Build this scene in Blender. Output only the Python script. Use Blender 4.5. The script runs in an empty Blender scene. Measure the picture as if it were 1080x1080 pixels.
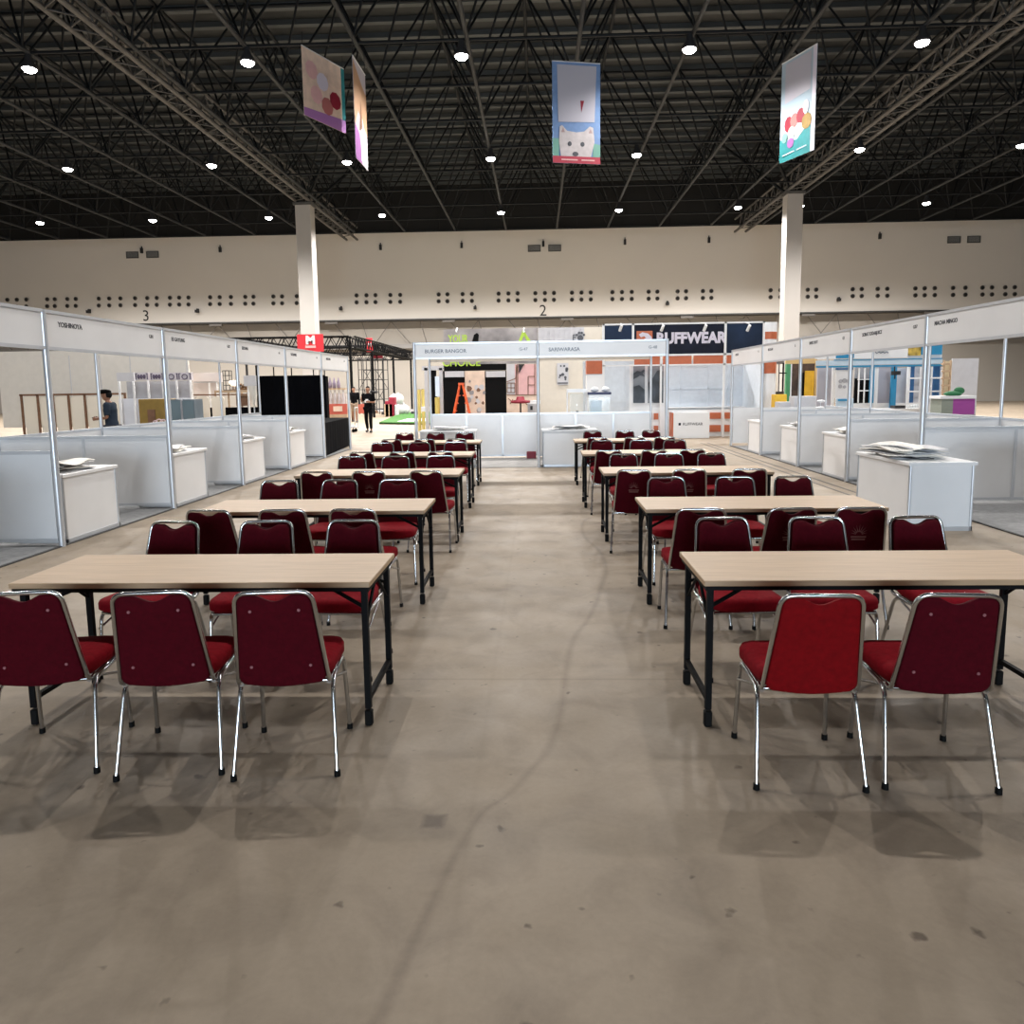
import bpy, math, random
from mathutils import Vector, Matrix
random.seed(7)
S = bpy.context.scene
COL = S.collection
PI = math.pi

# ------------------------------------------------------------------ camera
F_PX, YAW, PITCH, ROLL, CAM_H = 786.0, 0.0363, 0.1196, 0.0137, 1.683
_f = Vector((-math.sin(YAW)*math.cos(PITCH), math.cos(YAW)*math.cos(PITCH), -math.sin(PITCH)))
_r = Vector((math.cos(YAW), math.sin(YAW), 0))
_u = _r.cross(_f)
RT = _r*math.cos(ROLL) - _u*math.sin(ROLL)
UP = _r*math.sin(ROLL) + _u*math.cos(ROLL)
cd = bpy.data.cameras.new('camera')
cam = bpy.data.objects.new('camera', cd); COL.objects.link(cam)
cd.sensor_width = 36; cd.lens = F_PX*36/1080; cd.shift_y = -38/1080
cd.clip_end = 300
cam.matrix_world = Matrix(((RT.x, UP.x, -_f.x, 0), (RT.y, UP.y, -_f.y, 0), (RT.z, UP.z, -_f.z, CAM_H), (0, 0, 0, 1)))
S.camera = cam

def ray(px, py): return RT*((px-540)/F_PX) - UP*((py-502)/F_PX) + _f
def at(px, py, Y):                     # the point of the world at depth Y seen there in the photo
    d = ray(px, py); t = Y/d.y
    return d.x*t, CAM_H + d.z*t
def atz(px, py, z):
    d = ray(px, py); t = (z-CAM_H)/d.z
    return d.x*t, d.y*t

# ------------------------------------------------------------------ materials
MATS = {}
def mat(name, col, rough=.5, metal=0, var=0, scale=6, emit=None, es=1, bump=0, spec=.5, alpha=None, trans=0, stretch=None, sheen=0):
    if name in MATS: return MATS[name]
    m = bpy.data.materials.new(name); m.use_nodes = True; MATS[name] = m
    nt = m.node_tree; b = nt.nodes['Principled BSDF']
    b.inputs['Base Color'].default_value = (*col, 1); b.inputs['Roughness'].default_value = rough
    b.inputs['Metallic'].default_value = metal; b.inputs['Specular IOR Level'].default_value = spec
    if sheen:
        b.inputs['Sheen Weight'].default_value = sheen; b.inputs['Sheen Tint'].default_value = (*[min(1, c*4+.1) for c in col], 1)
    if trans: b.inputs['Transmission Weight'].default_value = trans
    if alpha is not None: b.inputs['Alpha'].default_value = alpha
    if emit:
        b.inputs['Emission Color'].default_value = (*emit, 1); b.inputs['Emission Strength'].default_value = es
    tc = nt.nodes.new('ShaderNodeTexCoord'); mp = nt.nodes.new('ShaderNodeMapping')
    nt.links.new(tc.outputs['Object'], mp.inputs[0])
    if stretch: mp.inputs['Scale'].default_value = stretch
    if var or bump:
        n = nt.nodes.new('ShaderNodeTexNoise'); n.inputs['Scale'].default_value = scale; n.inputs['Detail'].default_value = 5
        nt.links.new(mp.outputs[0], n.inputs['Vector'])
    if var:
        r = nt.nodes.new('ShaderNodeValToRGB')
        r.color_ramp.elements[0].position = .3; r.color_ramp.elements[1].position = .7
        r.color_ramp.elements[0].color = (*[c*(1-var) for c in col], 1)
        r.color_ramp.elements[1].color = (*[min(1, c*(1+var)) for c in col], 1)
        nt.links.new(n.outputs['Fac'], r.inputs[0]); nt.links.new(r.outputs[0], b.inputs['Base Color'])
    if bump:
        bp = nt.nodes.new('ShaderNodeBump'); bp.inputs['Strength'].default_value = bump; bp.inputs['Distance'].default_value = .01
        nt.links.new(n.outputs['Fac'], bp.inputs['Height']); nt.links.new(bp.outputs[0], b.inputs['Normal'])
    return m
white = mat('white_panel', (.80, .81, .825), .33, var=.03, scale=2)
whitep = mat('white_paper', (.8, .78, .73), .6, var=.08, scale=9)
alu = mat('satin_aluminium', (.62, .65, .69), .35, .55, var=.04)
chrome = mat('chrome_tube', (.58, .59, .60), .18, 1)
rubber = mat('black_rubber', (.004, .004, .004), .7, spec=.15)
blackmetal = mat('black_powder_coated_steel', (.004, .004, .0045), .6, spec=.1)
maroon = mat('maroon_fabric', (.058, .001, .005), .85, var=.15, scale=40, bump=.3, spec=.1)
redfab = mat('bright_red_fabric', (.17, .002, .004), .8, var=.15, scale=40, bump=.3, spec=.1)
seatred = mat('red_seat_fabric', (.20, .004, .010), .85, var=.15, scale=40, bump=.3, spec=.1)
rivet_m = mat('rivet_metal', (.22, .07, .08), .5, .3)
gold = mat('faded_gold_print', (.16, .05, .045), .6)
wood = mat('light_oak_laminate', (.43, .295, .175), .45, var=.10, scale=3, stretch=(1.2, 14, 14))
woodedge = mat('oak_edge_band', (.36, .26, .18), .5, var=.08)
blackcloth = mat('black_cloth', (.0018, .002, .003), .95, spec=.05, var=.3, scale=3, bump=.3)
inkm = mat('dark_grey_lettering', (.07, .075, .09), .6)
ink2 = mat('grey_lettering', (.22, .25, .30), .6)
navy = mat('navy_print', (.012, .024, .055), .6, var=.5, scale=.8, spec=.2)
navydk = mat('dark_navy_print', (.006, .008, .020), .6, var=.4, scale=2, spec=.2)
lav = mat('pale_lavender_print', (.66, .62, .72), .5)
orange = mat('burnt_orange_panel', (.50, .13, .055), .5, var=.08)
ladder_m = mat('orange_ladder', (.85, .13, .03), .45)
redsign = mat('red_sign', (.62, .02, .035), .5)
darkred = mat('dark_red_plastic', (.25, .01, .03), .5)
lamp_m = mat('lamp_lens', (1, 1, 1), .3, emit=(1, .97, .93), es=60)
housing = mat('dark_housing', (.03, .03, .032), .55, spec=.2)
trussm = mat('dark_steel_truss', (.008, .010, .012), .6, 0, spec=.2, var=.2, scale=2)
trusslt = mat('grey_steel_chord', (.028, .031, .034), .6, 0, spec=.2)
girder_m = mat('galvanised_girder', (.075, .073, .07), .6, 0, var=.25, scale=3)
beige = mat('beige_wall', (.67, .64, .595), .7, var=.03, scale=.15)
cream = mat('cream_column', (.40, .38, .36), .6, var=.03, scale=.5)
greyc = mat('grey_panel', (.35, .35, .37), .6, var=.06)
greyl = mat('light_grey_panel', (.55, .55, .58), .55, var=.05)
skin = mat('skin', (.28, .14, .09), .55, spec=.3)
hairm = mat('black_hair', (.004, .0035, .0035), .7, spec=.15)
turf = mat('green_turf', (.035, .13, .018), .95, var=.3, scale=30, bump=.6)
blue = mat('bright_blue_panel', (.02, .23, .44), .5, var=.05)
bluedk = mat('deep_blue_panel', (.02, .10, .25), .5, var=.1)
paleb = mat('pale_blue_panel', (.50, .62, .72), .5, var=.04)
mustard = mat('mustard_board', (.26, .165, .035), .6, var=.15)
yellow = mat('yellow_panel', (.72, .44, .03), .55, var=.08)
green = mat('green_panel', (.06, .28, .12), .55, var=.08)
brown = mat('brown_wood', (.18, .09, .05), .6, var=.2, scale=8)
tan = mat('tan_wood', (.48, .34, .22), .6, var=.15, scale=8)
pink = mat('pink_print', (.70, .42, .42), .6, var=.05)
peach = mat('peach_print', (.72, .56, .45), .6, var=.15, scale=3)
glassm = mat('clear_glass', (.80, .88, .90), .06, alpha=.28)
purple = mat('mauve_print', (.28, .23, .32), .6)
lime = mat('lime_print', (.42, .62, .06), .5)
photo_grey = mat('grey_photo_print', (.30, .28, .28), .5, var=.55, scale=1.1)
photo_slate = mat('slate_photo_print', (.14, .17, .20), .5, var=.6, scale=2.2)
sky_print = mat('sky_blue_print', (.16, .27, .50), .55, var=.08)
teal = mat('teal_print', (.02, .22, .24), .55, var=.1)

# ------------------------------------------------------------------ mesh builder
class MB:
    def __init__(s): s.v = []; s.f = []; s.mi = []; s.cur = 0; s.sm = []; s.smooth = False
    def _add(s, vs, fs, smooth=None):
        n = len(s.v); s.v += [tuple(x) for x in vs]
        for f in fs:
            s.f.append([n+i for i in f]); s.mi.append(s.cur); s.sm.append(s.smooth if smooth is None else smooth)
        return s
    def box(s, x0, x1, y0, y1, z0, z1):
        return s._add([(x, y, z) for z in (z0, z1) for y in (y0, y1) for x in (x0, x1)],
                      [(0, 2, 3, 1), (4, 5, 7, 6), (0, 1, 5, 4), (1, 3, 7, 5), (3, 2, 6, 7), (2, 0, 4, 6)], False)
    def cbox(s, x0, x1, y0, y1, z0, z1, c):         # box with chamfered vertical + horizontal edges
        vs = []
        for z, k in ((z0, c), (z0+c, 0), (z1-c, 0), (z1, c)):
            X0, X1, Y0, Y1 = x0+k, x1-k, y0+k, y1-k
            vs += [(X0+c, Y0, z), (X1-c, Y0, z), (X1, Y0+c, z), (X1, Y1-c, z), (X1-c, Y1, z), (X0+c, Y1, z), (X0, Y1-c, z), (X0, Y0+c, z)]
        fs = [tuple(range(7, -1, -1)), tuple(range(24, 32))]
        for r in range(3):
            for i in range(8): j = (i+1) % 8; fs.append((r*8+i, r*8+j, r*8+8+j, r*8+8+i))
        return s._add(vs, fs, False)
    def tube(s, pts, r, n=8, closed=False, r2=None):
        pts = [Vector(p) for p in pts]; N = len(pts); vs = []
        prev = None
        for i, p in enumerate(pts):
            if closed: t = (pts[(i+1) % N]-pts[i-1]).normalized()
            else: t = (pts[min(i+1, N-1)]-pts[max(i-1, 0)]).normalized()
            if prev is None:
                a = Vector((0, 0, 1)) if abs(t.z) < .9 else Vector((1, 0, 0))
                u = t.cross(a).normalized()
            else: u = (prev - t*prev.dot(t)).normalized()
            prev = u; w = t.cross(u)
            rr = r if r2 is None else r+(r2-r)*i/(N-1)
            for k in range(n):
                a = 2*PI*k/n; vs.append(p+u*math.cos(a)*rr+w*math.sin(a)*rr)
        fs = []
        for i in range(N if closed else N-1):
            for k in range(n):
                a, b = i*n+k, i*n+(k+1) % n; j = ((i+1) % N)*n
                fs.append((a, b, j+(k+1) % n, j+k))
        s._add(vs, fs, True)
        if not closed:
            s._add(vs[:n], [tuple(range(n-1, -1, -1))], False); s._add(vs[-n:], [tuple(range(n))], False)
        return s
    def cyl(s, x, y, z0, z1, r0, r1=None, n=16):
        r1 = r0 if r1 is None else r1
        vs = [(x+math.cos(2*PI*k/n)*r, y+math.sin(2*PI*k/n)*r, z) for z, r in ((z0, r0), (z1, r1)) for k in range(n)]
        s._add(vs, [(k, (k+1) % n, n+(k+1) % n, n+k) for k in range(n)], True)
        s._add(vs[:n], [tuple(range(n-1, -1, -1))], False); s._add(vs[n:], [tuple(range(n))], False)
        return s
    def lathe(s, prof, x=0, y=0, n=16):
        vs = [(x+math.cos(2*PI*k/n)*r, y+math.sin(2*PI*k/n)*r, z) for r, z in prof for k in range(n)]
        fs = [(i*n+k, i*n+(k+1) % n, (i+1)*n+(k+1) % n, (i+1)*n+k) for i in range(len(prof)-1) for k in range(n)]
        s._add(vs, fs, True); s._add(vs[:n], [tuple(range(n-1, -1, -1))], False); s._add(vs[-n:], [tuple(range(n))], False)
        return s
    def ball(s, c, rx, ry=None, rz=None, n=12, m=8):
        ry = rx if ry is None else ry; rz = rx if rz is None else rz
        vs = [(c[0], c[1], c[2]-rz)]
        for i in range(1, m):
            a = PI*i/m
            for k in range(n):
                b = 2*PI*k/n; vs.append((c[0]+rx*math.sin(a)*math.cos(b), c[1]+ry*math.sin(a)*math.sin(b), c[2]-rz*math.cos(a)))
        vs.append((c[0], c[1], c[2]+rz)); fs = []
        for k in range(n): fs.append((0, 1+(k+1) % n, 1+k)); fs.append((len(vs)-1, 1+(m-2)*n+k, 1+(m-2)*n+(k+1) % n))
        for i in range(m-2):
            for k in range(n): a = 1+i*n; fs.append((a+k, a+(k+1) % n, a+n+(k+1) % n, a+n+k))
        return s._add(vs, fs, True)
    def poly(s, pts, y0, y1):                       # x/z outline extruded along y
        n = len(pts)
        vs = [(x, y0, z) for x, z in pts]+[(x, y1, z) for x, z in pts]
        return s._add(vs, [tuple(range(n)), tuple(range(2*n-1, n-1, -1))]+[(i, n+i, n+(i+1) % n, (i+1) % n) for i in range(n)], False)
    def prism(s, pts, z0, z1):                      # x/y outline extruded along z
        n = len(pts)
        vs = [(x, y, z0) for x, y in pts]+[(x, y, z1) for x, y in pts]
        return s._add(vs, [tuple(range(n-1, -1, -1)), tuple(range(n, 2*n))]+[(i, (i+1) % n, n+(i+1) % n, n+i) for i in range(n)], False)
    def build(s, name, m, parent=None, loc=None):
        me = bpy.data.meshes.new(name); me.from_pydata(s.v, [], s.f)
        ms = m if isinstance(m, (list, tuple)) else [m]
        for q in ms: me.materials.append(q)
        me.polygons.foreach_set('material_index', s.mi); me.polygons.foreach_set('use_smooth', s.sm)
        me.update()
        o = bpy.data.objects.new(name, me); COL.objects.link(o)
        if parent: o.parent = parent
        if loc: o.location = loc
        return o

def fillet(pts, r, n=5):
    pts = [Vector(p) for p in pts]; out = [pts[0]]
    for i in range(1, len(pts)-1):
        p = pts[i]; a = pts[i-1]-p; b = pts[i+1]-p
        d = min(r, a.length*.49, b.length*.49); A = p+a.normalized()*d; B = p+b.normalized()*d
        for k in range(n+1):
            t = k/n; out.append(A*(1-t)**2+p*2*t*(1-t)+B*t*t)
    out.append(pts[-1]); return out

def tag(o, label=None, cat=None, group=None, kind=None):
    if label: o['label'] = label
    if cat: o['category'] = cat
    if group: o['group'] = group
    if kind: o['kind'] = kind
    return o
def thing(name, label, cat, loc=(0, 0, 0), rz=0, group=None):
    o = bpy.data.objects.new(name, None); COL.objects.link(o); o.empty_display_size = .1
    o.location = loc; o.rotation_euler = (0, 0, rz)
    return tag(o, label, cat, group)
def struct(name, mb, m, parent=None):
    o = mb.build(name, m, parent)
    if not parent: o['kind'] = 'structure'
    return o
KIDS = {}
def dup(root, loc, rz, label, group=None, skip=()):
    r = root.copy(); COL.objects.link(r); r.location = loc; r.rotation_euler = (0, 0, rz)
    r['label'] = label
    if group: r['group'] = group
    if root.name not in KIDS:
        KIDS[root.name] = [(c, list(c.children)) for c in root.children]
    for ch, gs in KIDS[root.name]:
        if ch.name.split('.')[0] in skip: continue
        c = ch.copy(); COL.objects.link(c); c.parent = r
        for g in gs:
            d = g.copy(); COL.objects.link(d); d.parent = c
    return r
def text_obj(body, size, m, parent, matrix, name='lettering', bold=.0, align='LEFT', squeeze=1, depth=.003):
    cu = bpy.data.curves.new('t', 'FONT'); cu.body = body; cu.size = size; cu.extrude = depth; cu.offset = bold; cu.align_x = align
    cu.resolution_u = 3
    t = bpy.data.objects.new('t', cu); COL.objects.link(t)
    dg = bpy.context.evaluated_depsgraph_get(); me = bpy.data.meshes.new_from_object(t.evaluated_get(dg))
    bpy.data.objects.remove(t); me.name = name
    me.transform(matrix @ Matrix.Diagonal((squeeze, 1, 1, 1)))
    me.materials.clear(); me.materials.append(m)
    o = bpy.data.objects.new(name, me); COL.objects.link(o)
    if parent: o.parent = parent
    return o
def face_cam(x, y, z): return Matrix.Translation((x, y, z)) @ Matrix.Rotation(PI/2, 4, 'X')           # reads from -Y
def face_px(x, y, z): return Matrix.Translation((x, y, z)) @ Matrix.Rotation(PI/2, 4, 'Z') @ Matrix.Rotation(PI/2, 4, 'X')   # reads from +X
def face_mx(x, y, z): return Matrix.Translation((x, y, z)) @ Matrix.Rotation(-PI/2, 4, 'Z') @ Matrix.Rotation(PI/2, 4, 'X')  # reads from -X
def pbox(mb, x0, y0, x1, y1, Y, th=.03):     # a board standing at depth Y whose front covers that part of the photo
    a, b = at(x0, y0, Y), at(x1, y1, Y)
    c, d = at(x0, y1, Y), at(x1, y0, Y)
    X0, X1 = (a[0]+c[0])/2, (b[0]+d[0])/2; Z1, Z0 = (a[1]+d[1])/2, max(0.002, (b[1]+c[1])/2)
    mb.box(X0, X1, Y, Y+th, Z0, Z1); return X0, X1, Z0, Z1
def pb(name, m, x0, y0, x1, y1, Y, th=.03, parent=None):
    mb = MB(); pbox(mb, x0, y0, x1, y1, Y, th); return mb.build(name, m, parent)
# ------------------------------------------------------------------ the hall
def floor_material():
    m = bpy.data.materials.new('worn_concrete'); m.use_nodes = True; nt = m.node_tree; N = nt.nodes; L = nt.links
    b = N['Principled BSDF']
    tc = N.new('ShaderNodeTexCoord'); sep = N.new('ShaderNodeSeparateXYZ'); L.new(tc.outputs['Object'], sep.inputs[0])
    def noise(sc, det=6, dist=0, ro=.6):
        n = N.new('ShaderNodeTexNoise'); n.inputs['Scale'].default_value = sc; n.inputs['Detail'].default_value = det
        n.inputs['Distortion'].default_value = dist; n.inputs['Roughness'].default_value = ro
        L.new(tc.outputs['Object'], n.inputs['Vector']); return n
    def ramp(src, p0, p1, c0, c1):
        r = N.new('ShaderNodeValToRGB'); e = r.color_ramp.elements
        e[0].position = p0; e[1].position = p1; e[0].color = (*c0, 1); e[1].color = (*c1, 1); L.new(src, r.inputs[0]); return r
    def mul(a, bb, f=1):
        x = N.new('ShaderNodeMix'); x.data_type = 'RGBA'; x.blend_type = 'MULTIPLY'; x.inputs[0].default_value = f
        L.new(a, x.inputs[6]); L.new(bb, x.inputs[7]); return x.outputs[2]
    def math_(op, a, bb=None, v=None):
        x = N.new('ShaderNodeMath'); x.operation = op
        if isinstance(a, (int, float)): x.inputs[0].default_value = a
        else: L.new(a, x.inputs[0])
        if bb is not None:
            if isinstance(bb, (int, float)): x.inputs[1].default_value = bb
            else: L.new(bb, x.inputs[1])
        return x.outputs[0]
    base = ramp(noise(.9, 8, .4).outputs['Fac'], .25, .75, (.262, .214, .160), (.355, .292, .222))
    blot = ramp(noise(3.2, 7, .8).outputs['Fac'], .28, .55, (.80, .79, .79), (1, 1, 1))
    fine = ramp(noise(38, 5).outputs['Fac'], .2, .7, (.90, .90, .90), (1.0, 1.0, 1.0))
    spots = ramp(noise(11, 3, 0, .4).outputs['Fac'], .235, .30, (.45, .43, .43), (1, 1, 1))
    c = mul(mul(mul(base.outputs[0], blot.outputs[0]), fine.outputs[0]), spots.outputs[0])
    # slab joints
    for axis, period, off in ((1, 5.2, 4.14), (0, 5.6, -.28)):
        t = math_('ABSOLUTE', math_('SUBTRACT', math_('FRACT', math_('DIVIDE', math_('SUBTRACT', sep.outputs[axis], off-period/2), period)), .5))
        j = ramp(t, .0010, .0022, (.80, .79, .78), (1, 1, 1)); c = mul(c, j.outputs[0], .8 if axis else .25)
    # the curved tyre mark down the aisle: x as a function of y
    cv = N.new('ShaderNodeFloatCurve'); L.new(math_('DIVIDE', sep.outputs[1], 10), cv.inputs['Value'])
    cu = cv.mapping.curves[0]
    pts = [(px, py) for px, py in ((505, 862), (535, 839), (560, 812), (581, 785), (592, 748), (596, 715), (603, 680), (622, 650), (633, 622), (637, 590), (636, 560))]
    P = [atz(a, bb, 0) for a, bb in pts]
    P = [(2.0, P[0][0]-.16)]+[(q[1], q[0]) for q in P]+[(9.5, P[-1][0]+.05)]
    cu.points[0].location = (P[0][0]/10, P[0][1]+.5); cu.points[1].location = (P[-1][0]/10, P[-1][1]+.5)
    for q in P[1:-1]: cu.points.new(q[0]/10, q[1]+.5)
    cv.mapping.update()
    d = math_('ABSOLUTE', math_('SUBTRACT', math_('ADD', sep.outputs[0], .5), cv.outputs[0]))
    d2 = math_('ADD', d, math_('MULTIPLY', math_('SUBTRACT', noise(2.5, 4).outputs['Fac'], .5), .03))
    tr = ramp(d2, .004, .032, (.66, .64, .64), (1, 1, 1)); c = mul(c, tr.outputs[0], .55)
    # one square stain near the front of the aisle
    sx, sy = atz(458, 866, 0)
    ex = math_('ABSOLUTE', math_('SUBTRACT', sep.outputs[0], sx)); ey = math_('ABSOLUTE', math_('SUBTRACT', sep.outputs[1], sy))
    mx = math_('ADD', math_('MAXIMUM', ex, ey), math_('MULTIPLY', math_('SUBTRACT', noise(22, 4).outputs['Fac'], .5), .035))
    st = ramp(mx, .030, .055, (.55, .53, .55), (1, 1, 1)); c = mul(c, st.outputs[0], .9)
    L.new(c, b.inputs['Base Color'])
    r = ramp(noise(2.2, 6).outputs['Fac'], .3, .7, (.48, .48, .48), (.68, .68, .68)); L.new(r.outputs[0], b.inputs['Roughness'])
    bp = N.new('ShaderNodeBump'); bp.inputs['Strength'].default_value = .12; bp.inputs['Distance'].default_value = .004
    L.new(noise(25, 6).outputs['Fac'], bp.inputs['Height']); L.new(bp.outputs[0], b.inputs['Normal'])
    b.inputs['Specular IOR Level'].default_value = .22
    return m
HX0, HX1, HY0, HY1 = -48, 46, -26, 62
struct('floor', MB().box(HX0, HX1, HY0, HY1, -.2, 0), floor_material())
deck = mat('corrugated_roof_deck', (.016, .019, .021), .6, .2, var=.25, scale=1.5)
purl = mat('roof_purlin', (.070, .080, .085), .6, .2)
mb = MB(); mb.box(HX0, HX1, HY0, HY1, 17.6, 17.9); mb.cur = 1
y = HY0+.6
while y < 60.5:
    mb.box(HX0, HX1, y, y+.28, 17.38, 17.6); y += 1.45
mb.cur = 2; mb.box(HX0, HX1, 60.9, 61.4, 17.0, 17.5)
struct('ceiling', mb, [deck, purl, mat('roof_edge_beam', (.10, .10, .10), .6)])
blackwall = mat('black_gable_lining', (.004, .0045, .005), .8, var=.3, scale=.4)
mb = MB(); mb.box(HX0, HX1, 60, 61.2, 7.12, 13.78)
mb.cur = 1; mb.box(HX0, HX1, 60.3, 61.5, 13.78, 17.7)
mb.cur = 0; mb.cur = 3; mb.box(HX0, HX1, 61.2, 61.5, 0, 7.2)
mb.cur = 2; mb.box(HX0, HX1, 59.93, 61.2, 7.02, 7.12)
x = HX0+.5
while x < HX1:
    mb.cur = 1; mb.box(x, x+.06, 60.22, 60.3, 13.8, 17.5); x += 3.62
struct('wall_back', mb, [beige, blackwall, mat('dark_ledge', (.05, .05, .05), .6), mat('taupe_lower_wall', (.36, .33, .29), .75, var=.04, scale=.2)])
struct('wall_left', MB().box(HX0-.3, HX0, HY0, HY1, 0, 17.6), beige)
struct('wall_right', MB().box(HX1, HX1+.3, HY0, HY1, 0, 17.6), beige)
# rear wall behind the photographer, with an open daylight doorway
mb = MB(); mb.box(HX0, -7, HY0-.3, HY0, 0, 17.6); mb.box(7, HX1, HY0-.3, HY0, 0, 17.6); mb.box(-7, 7, HY0-.3, HY0, 5.5, 17.6)
struct('wall_front', mb, beige)
for i, (cx, sgn) in enumerate(((-13.95, 1), (15.1, -1))):
    mb = MB(); mb.cbox(cx-.46, cx+.46, 45.6, 46.5, 0, 12.75, .03)
    mb.cur = 1; mb.box(cx-.55+(.0), cx+.55, 45.5, 46.6, 12.6, 12.75)
    mb.box(cx+.2*sgn, cx+.3*sgn, 45.56, 45.6, 12.0, 12.5) if False else None
    struct('trim_%d' % (i+1), mb, [cream, girder_m])
# recessed service zone under the ledge: beam and zig-zag hangers
mb = MB(); mb.box(HX0, HX1, 60.6, 60.9, 4.85, 5.2)
struct('trim_3', mb, mat('grey_service_beam', (.25, .24, .23), .6))
mb = MB(); x = HX0+1; k = 0
while x < HX1-3:
    mb.tube([(x, 60.5, 7.0), (x+(1.5 if k % 2 else .5), 60.6, 5.2)], .035, 5)
    if k % 3 == 0: mb.tube([(x, 60.5, 7.0), (x-1.4, 60.6, 5.2)], .035, 5)
    if k % 4 == 1: mb.box(x-.5, x+.5, 60.0, 60.3, 6.82, 6.98)
    x += 2.35; k += 1
struct('trim_4', mb, mat('grey_hanger_rod', (.16, .15, .14), .6))

# round jet nozzles: the two long rows along the wall
XS = [x/3.375+60 for x in (38, 68, 150, 187, 227, 279, 322, 356, 403, 436, 469, 546, 580, 620, 671, 700, 771, 802, 854, 1067)]
XS += [x/3.375+370 for x in (21, 56, 88, 141, 176, 313, 344, 398, 431, 526, 561, 594, 657, 691, 723, 787, 821, 854, 931, 965, 1000, 1060)]
XS += [x/3.375+690 for x in (11, 83, 113, 173, 203, 414, 449, 546, 576, 706, 738, 795, 829, 929, 962, 998, 1063)]
XS += [8, 18, 28, 50, 58, 1018, 1036, 1046, 1060, 1070]
mb = MB(); mb.smooth = True
n = 12; prof = [(.17, 0), (.17, -.05), (.125, -.07), (.10, -.02), (.0, -.01)]
vs = [(r*math.cos(2*PI*k/n), yy, r*math.sin(2*PI*k/n)) for r, yy in prof for k in range(n)]
mb._add(vs, [(i*n+k, (i+1)*n+k, (i+1)*n+(k+1) % n, i*n+(k+1) % n) for i in range(4) for k in range(n)], True)
mb.cur = 0
for i, f in enumerate(mb.f): mb.mi[i] = 0 if i < 2*n else 1
noz = mb.build('air_nozzle', [mat('nozzle_rim', (.13, .12, .11), .5), mat('nozzle_bore', (.008, .008, .008), .6)])
tag(noz, 'small round black air nozzle in the double row along the far wall', 'air vent', 'round air nozzles on the far wall')
XS.sort(); first = True
for px in XS:
    u = (px-540)/470.
    for dy in (0, 7.3):
        yy = 309.6-.0125*(px-540)+dy
        X, Z = at(px, yy, 60)
        o = noz if first else noz.copy()
        if not first: COL.objects.link(o)
        first = False
        o.location = (X, 60, Z)
# vent grilles high on the wall
grm = mat('grille_grey', (.10, .10, .095), .6)
for i, (px, py, w) in enumerate(((139.8, 269, 13), (161, 268.5, 13), (563.5, 262, 13), (585, 261.7, 13), (1006, 253, 13), (1027, 252.6, 13))):
    X, Z = at(px, py, 60)
    g = thing('vent_grille', ('left' if i % 2 == 0 else 'right')+' dark vent grille of the pair high '+('on the left part of the far wall' if i < 2 else 'on the middle of the far wall' if i < 4 else 'at the right end of the far wall'), 'vent', (X, 60, Z))
    f = MB(); f.box(-.5, .5, -.06, 0, -.26, -.2); f.box(-.5, .5, -.06, 0, .2, .26); f.box(-.5, -.44, -.06, 0, -.2, .2); f.box(.44, .5, -.06, 0, -.2, .2); f.build('frame', grm, g)
    f = MB()
    for k in range(6): f.box(-.44, .44, -.04, -.01, -.19+k*.065, -.15+k*.065)
    f.build('louvre', grm, g)
WX = [(150, 264.5), (232.6, 263.5), (401.5, 261), (487, 259), (573, 257.5), (659, 255.5), (747.5, 253.5), (927.5, 249.5)]
for i, (px, py) in enumerate(WX):
    X, Z = at(px, py, 60)
    w = thing('wall_speaker', 'slim dark upright wall fitting, %s from the left along the upper wall' % ('first', 'second', 'third', 'fourth', 'fifth', 'sixth', 'seventh', 'eighth')[i], 'wall fitting', (X, 60, Z))
    MB().box(-.09, .09, -.18, 0, -.2, .2).build('body', housing, w); MB().box(-.03, .03, -.1, 0, .2, .34).build('bracket', trusslt, w)
for i, (px, py) in enumerate(((95.5, 329), (209.5, 328.5), (360.5, 326), (501.5, 325), (703.5, 320.5), (883.5, 316.5))):
    X, Z = at(px, py, 60)
    w = thing('wall_camera', 'tiny dark camera on a bracket low on the wall, %s from the left' % ('first', 'second', 'third', 'fourth', 'fifth', 'sixth')[i], 'camera', (X, 60, Z))
    MB().box(-.05, .05, -.3, 0, .1, .2).build('bracket', trusslt, w); MB().box(-.12, .1, -.45, -.1, -.12, .1).build('body', housing, w)
for ch, px, py, lab in (('3', 154.3, 338.4, 'black number 3 painted on the far wall above the left booths'), ('2', 572.8, 333, 'black number 2 painted on the far wall above the middle booths')):
    X, Z = at(px, py, 60)
    o = text_obj(ch, 1.22, mat('wall_number_black', (.01, .01, .01), .6), None, face_cam(X, 59.99, Z), 'wall_number', 0, 'CENTER')
    tag(o, lab, 'number')

# ---- roof steelwork
def web(mb, x, y0, y1, zb, zt, w, step, r):
    y = y0; 
    while y < y1-.1:
        for s in (-1, 1):
            mb.tube([(x, y, zb), (x+s*w, y+step/2, zt)], r, 5); mb.tube([(x+s*w, y+step/2, zt), (x, min(y+step, y1), zb)], r, 5)
        y += step
LX = [-31.4, -24.2, -16.9, -9.7, -2.2, 5.1, 12.4, 19.6, 23.9+3, 34.2]
XT = [-2.21+3.665*k for k in range(-10, 11)]
tp = thing('roof_truss', 'long dark tubular roof truss running towards the far wall', 'roof truss', (XT[0], 0, 0), 0, 'roof trusses above the hall')
MB().tube([(0, 10, 12.95), (0, 55.4, 12.95)], .075, 8).build('bottom_chord', trusslt, tp)
MB().tube([(1.81, 10, 16.9), (1.81, 60, 16.9)], .08, 8).build('top_chord', trussm, tp)
wb = MB(); web(wb, 0, 10.5, 55.4, 12.95, 16.9, 1.81, 3.74, .045); wb.build('web_bracing', trussm, tp)
for x in XT[1:]: dup(tp, (x, 0, 0), 0, tp['label'])
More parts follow.
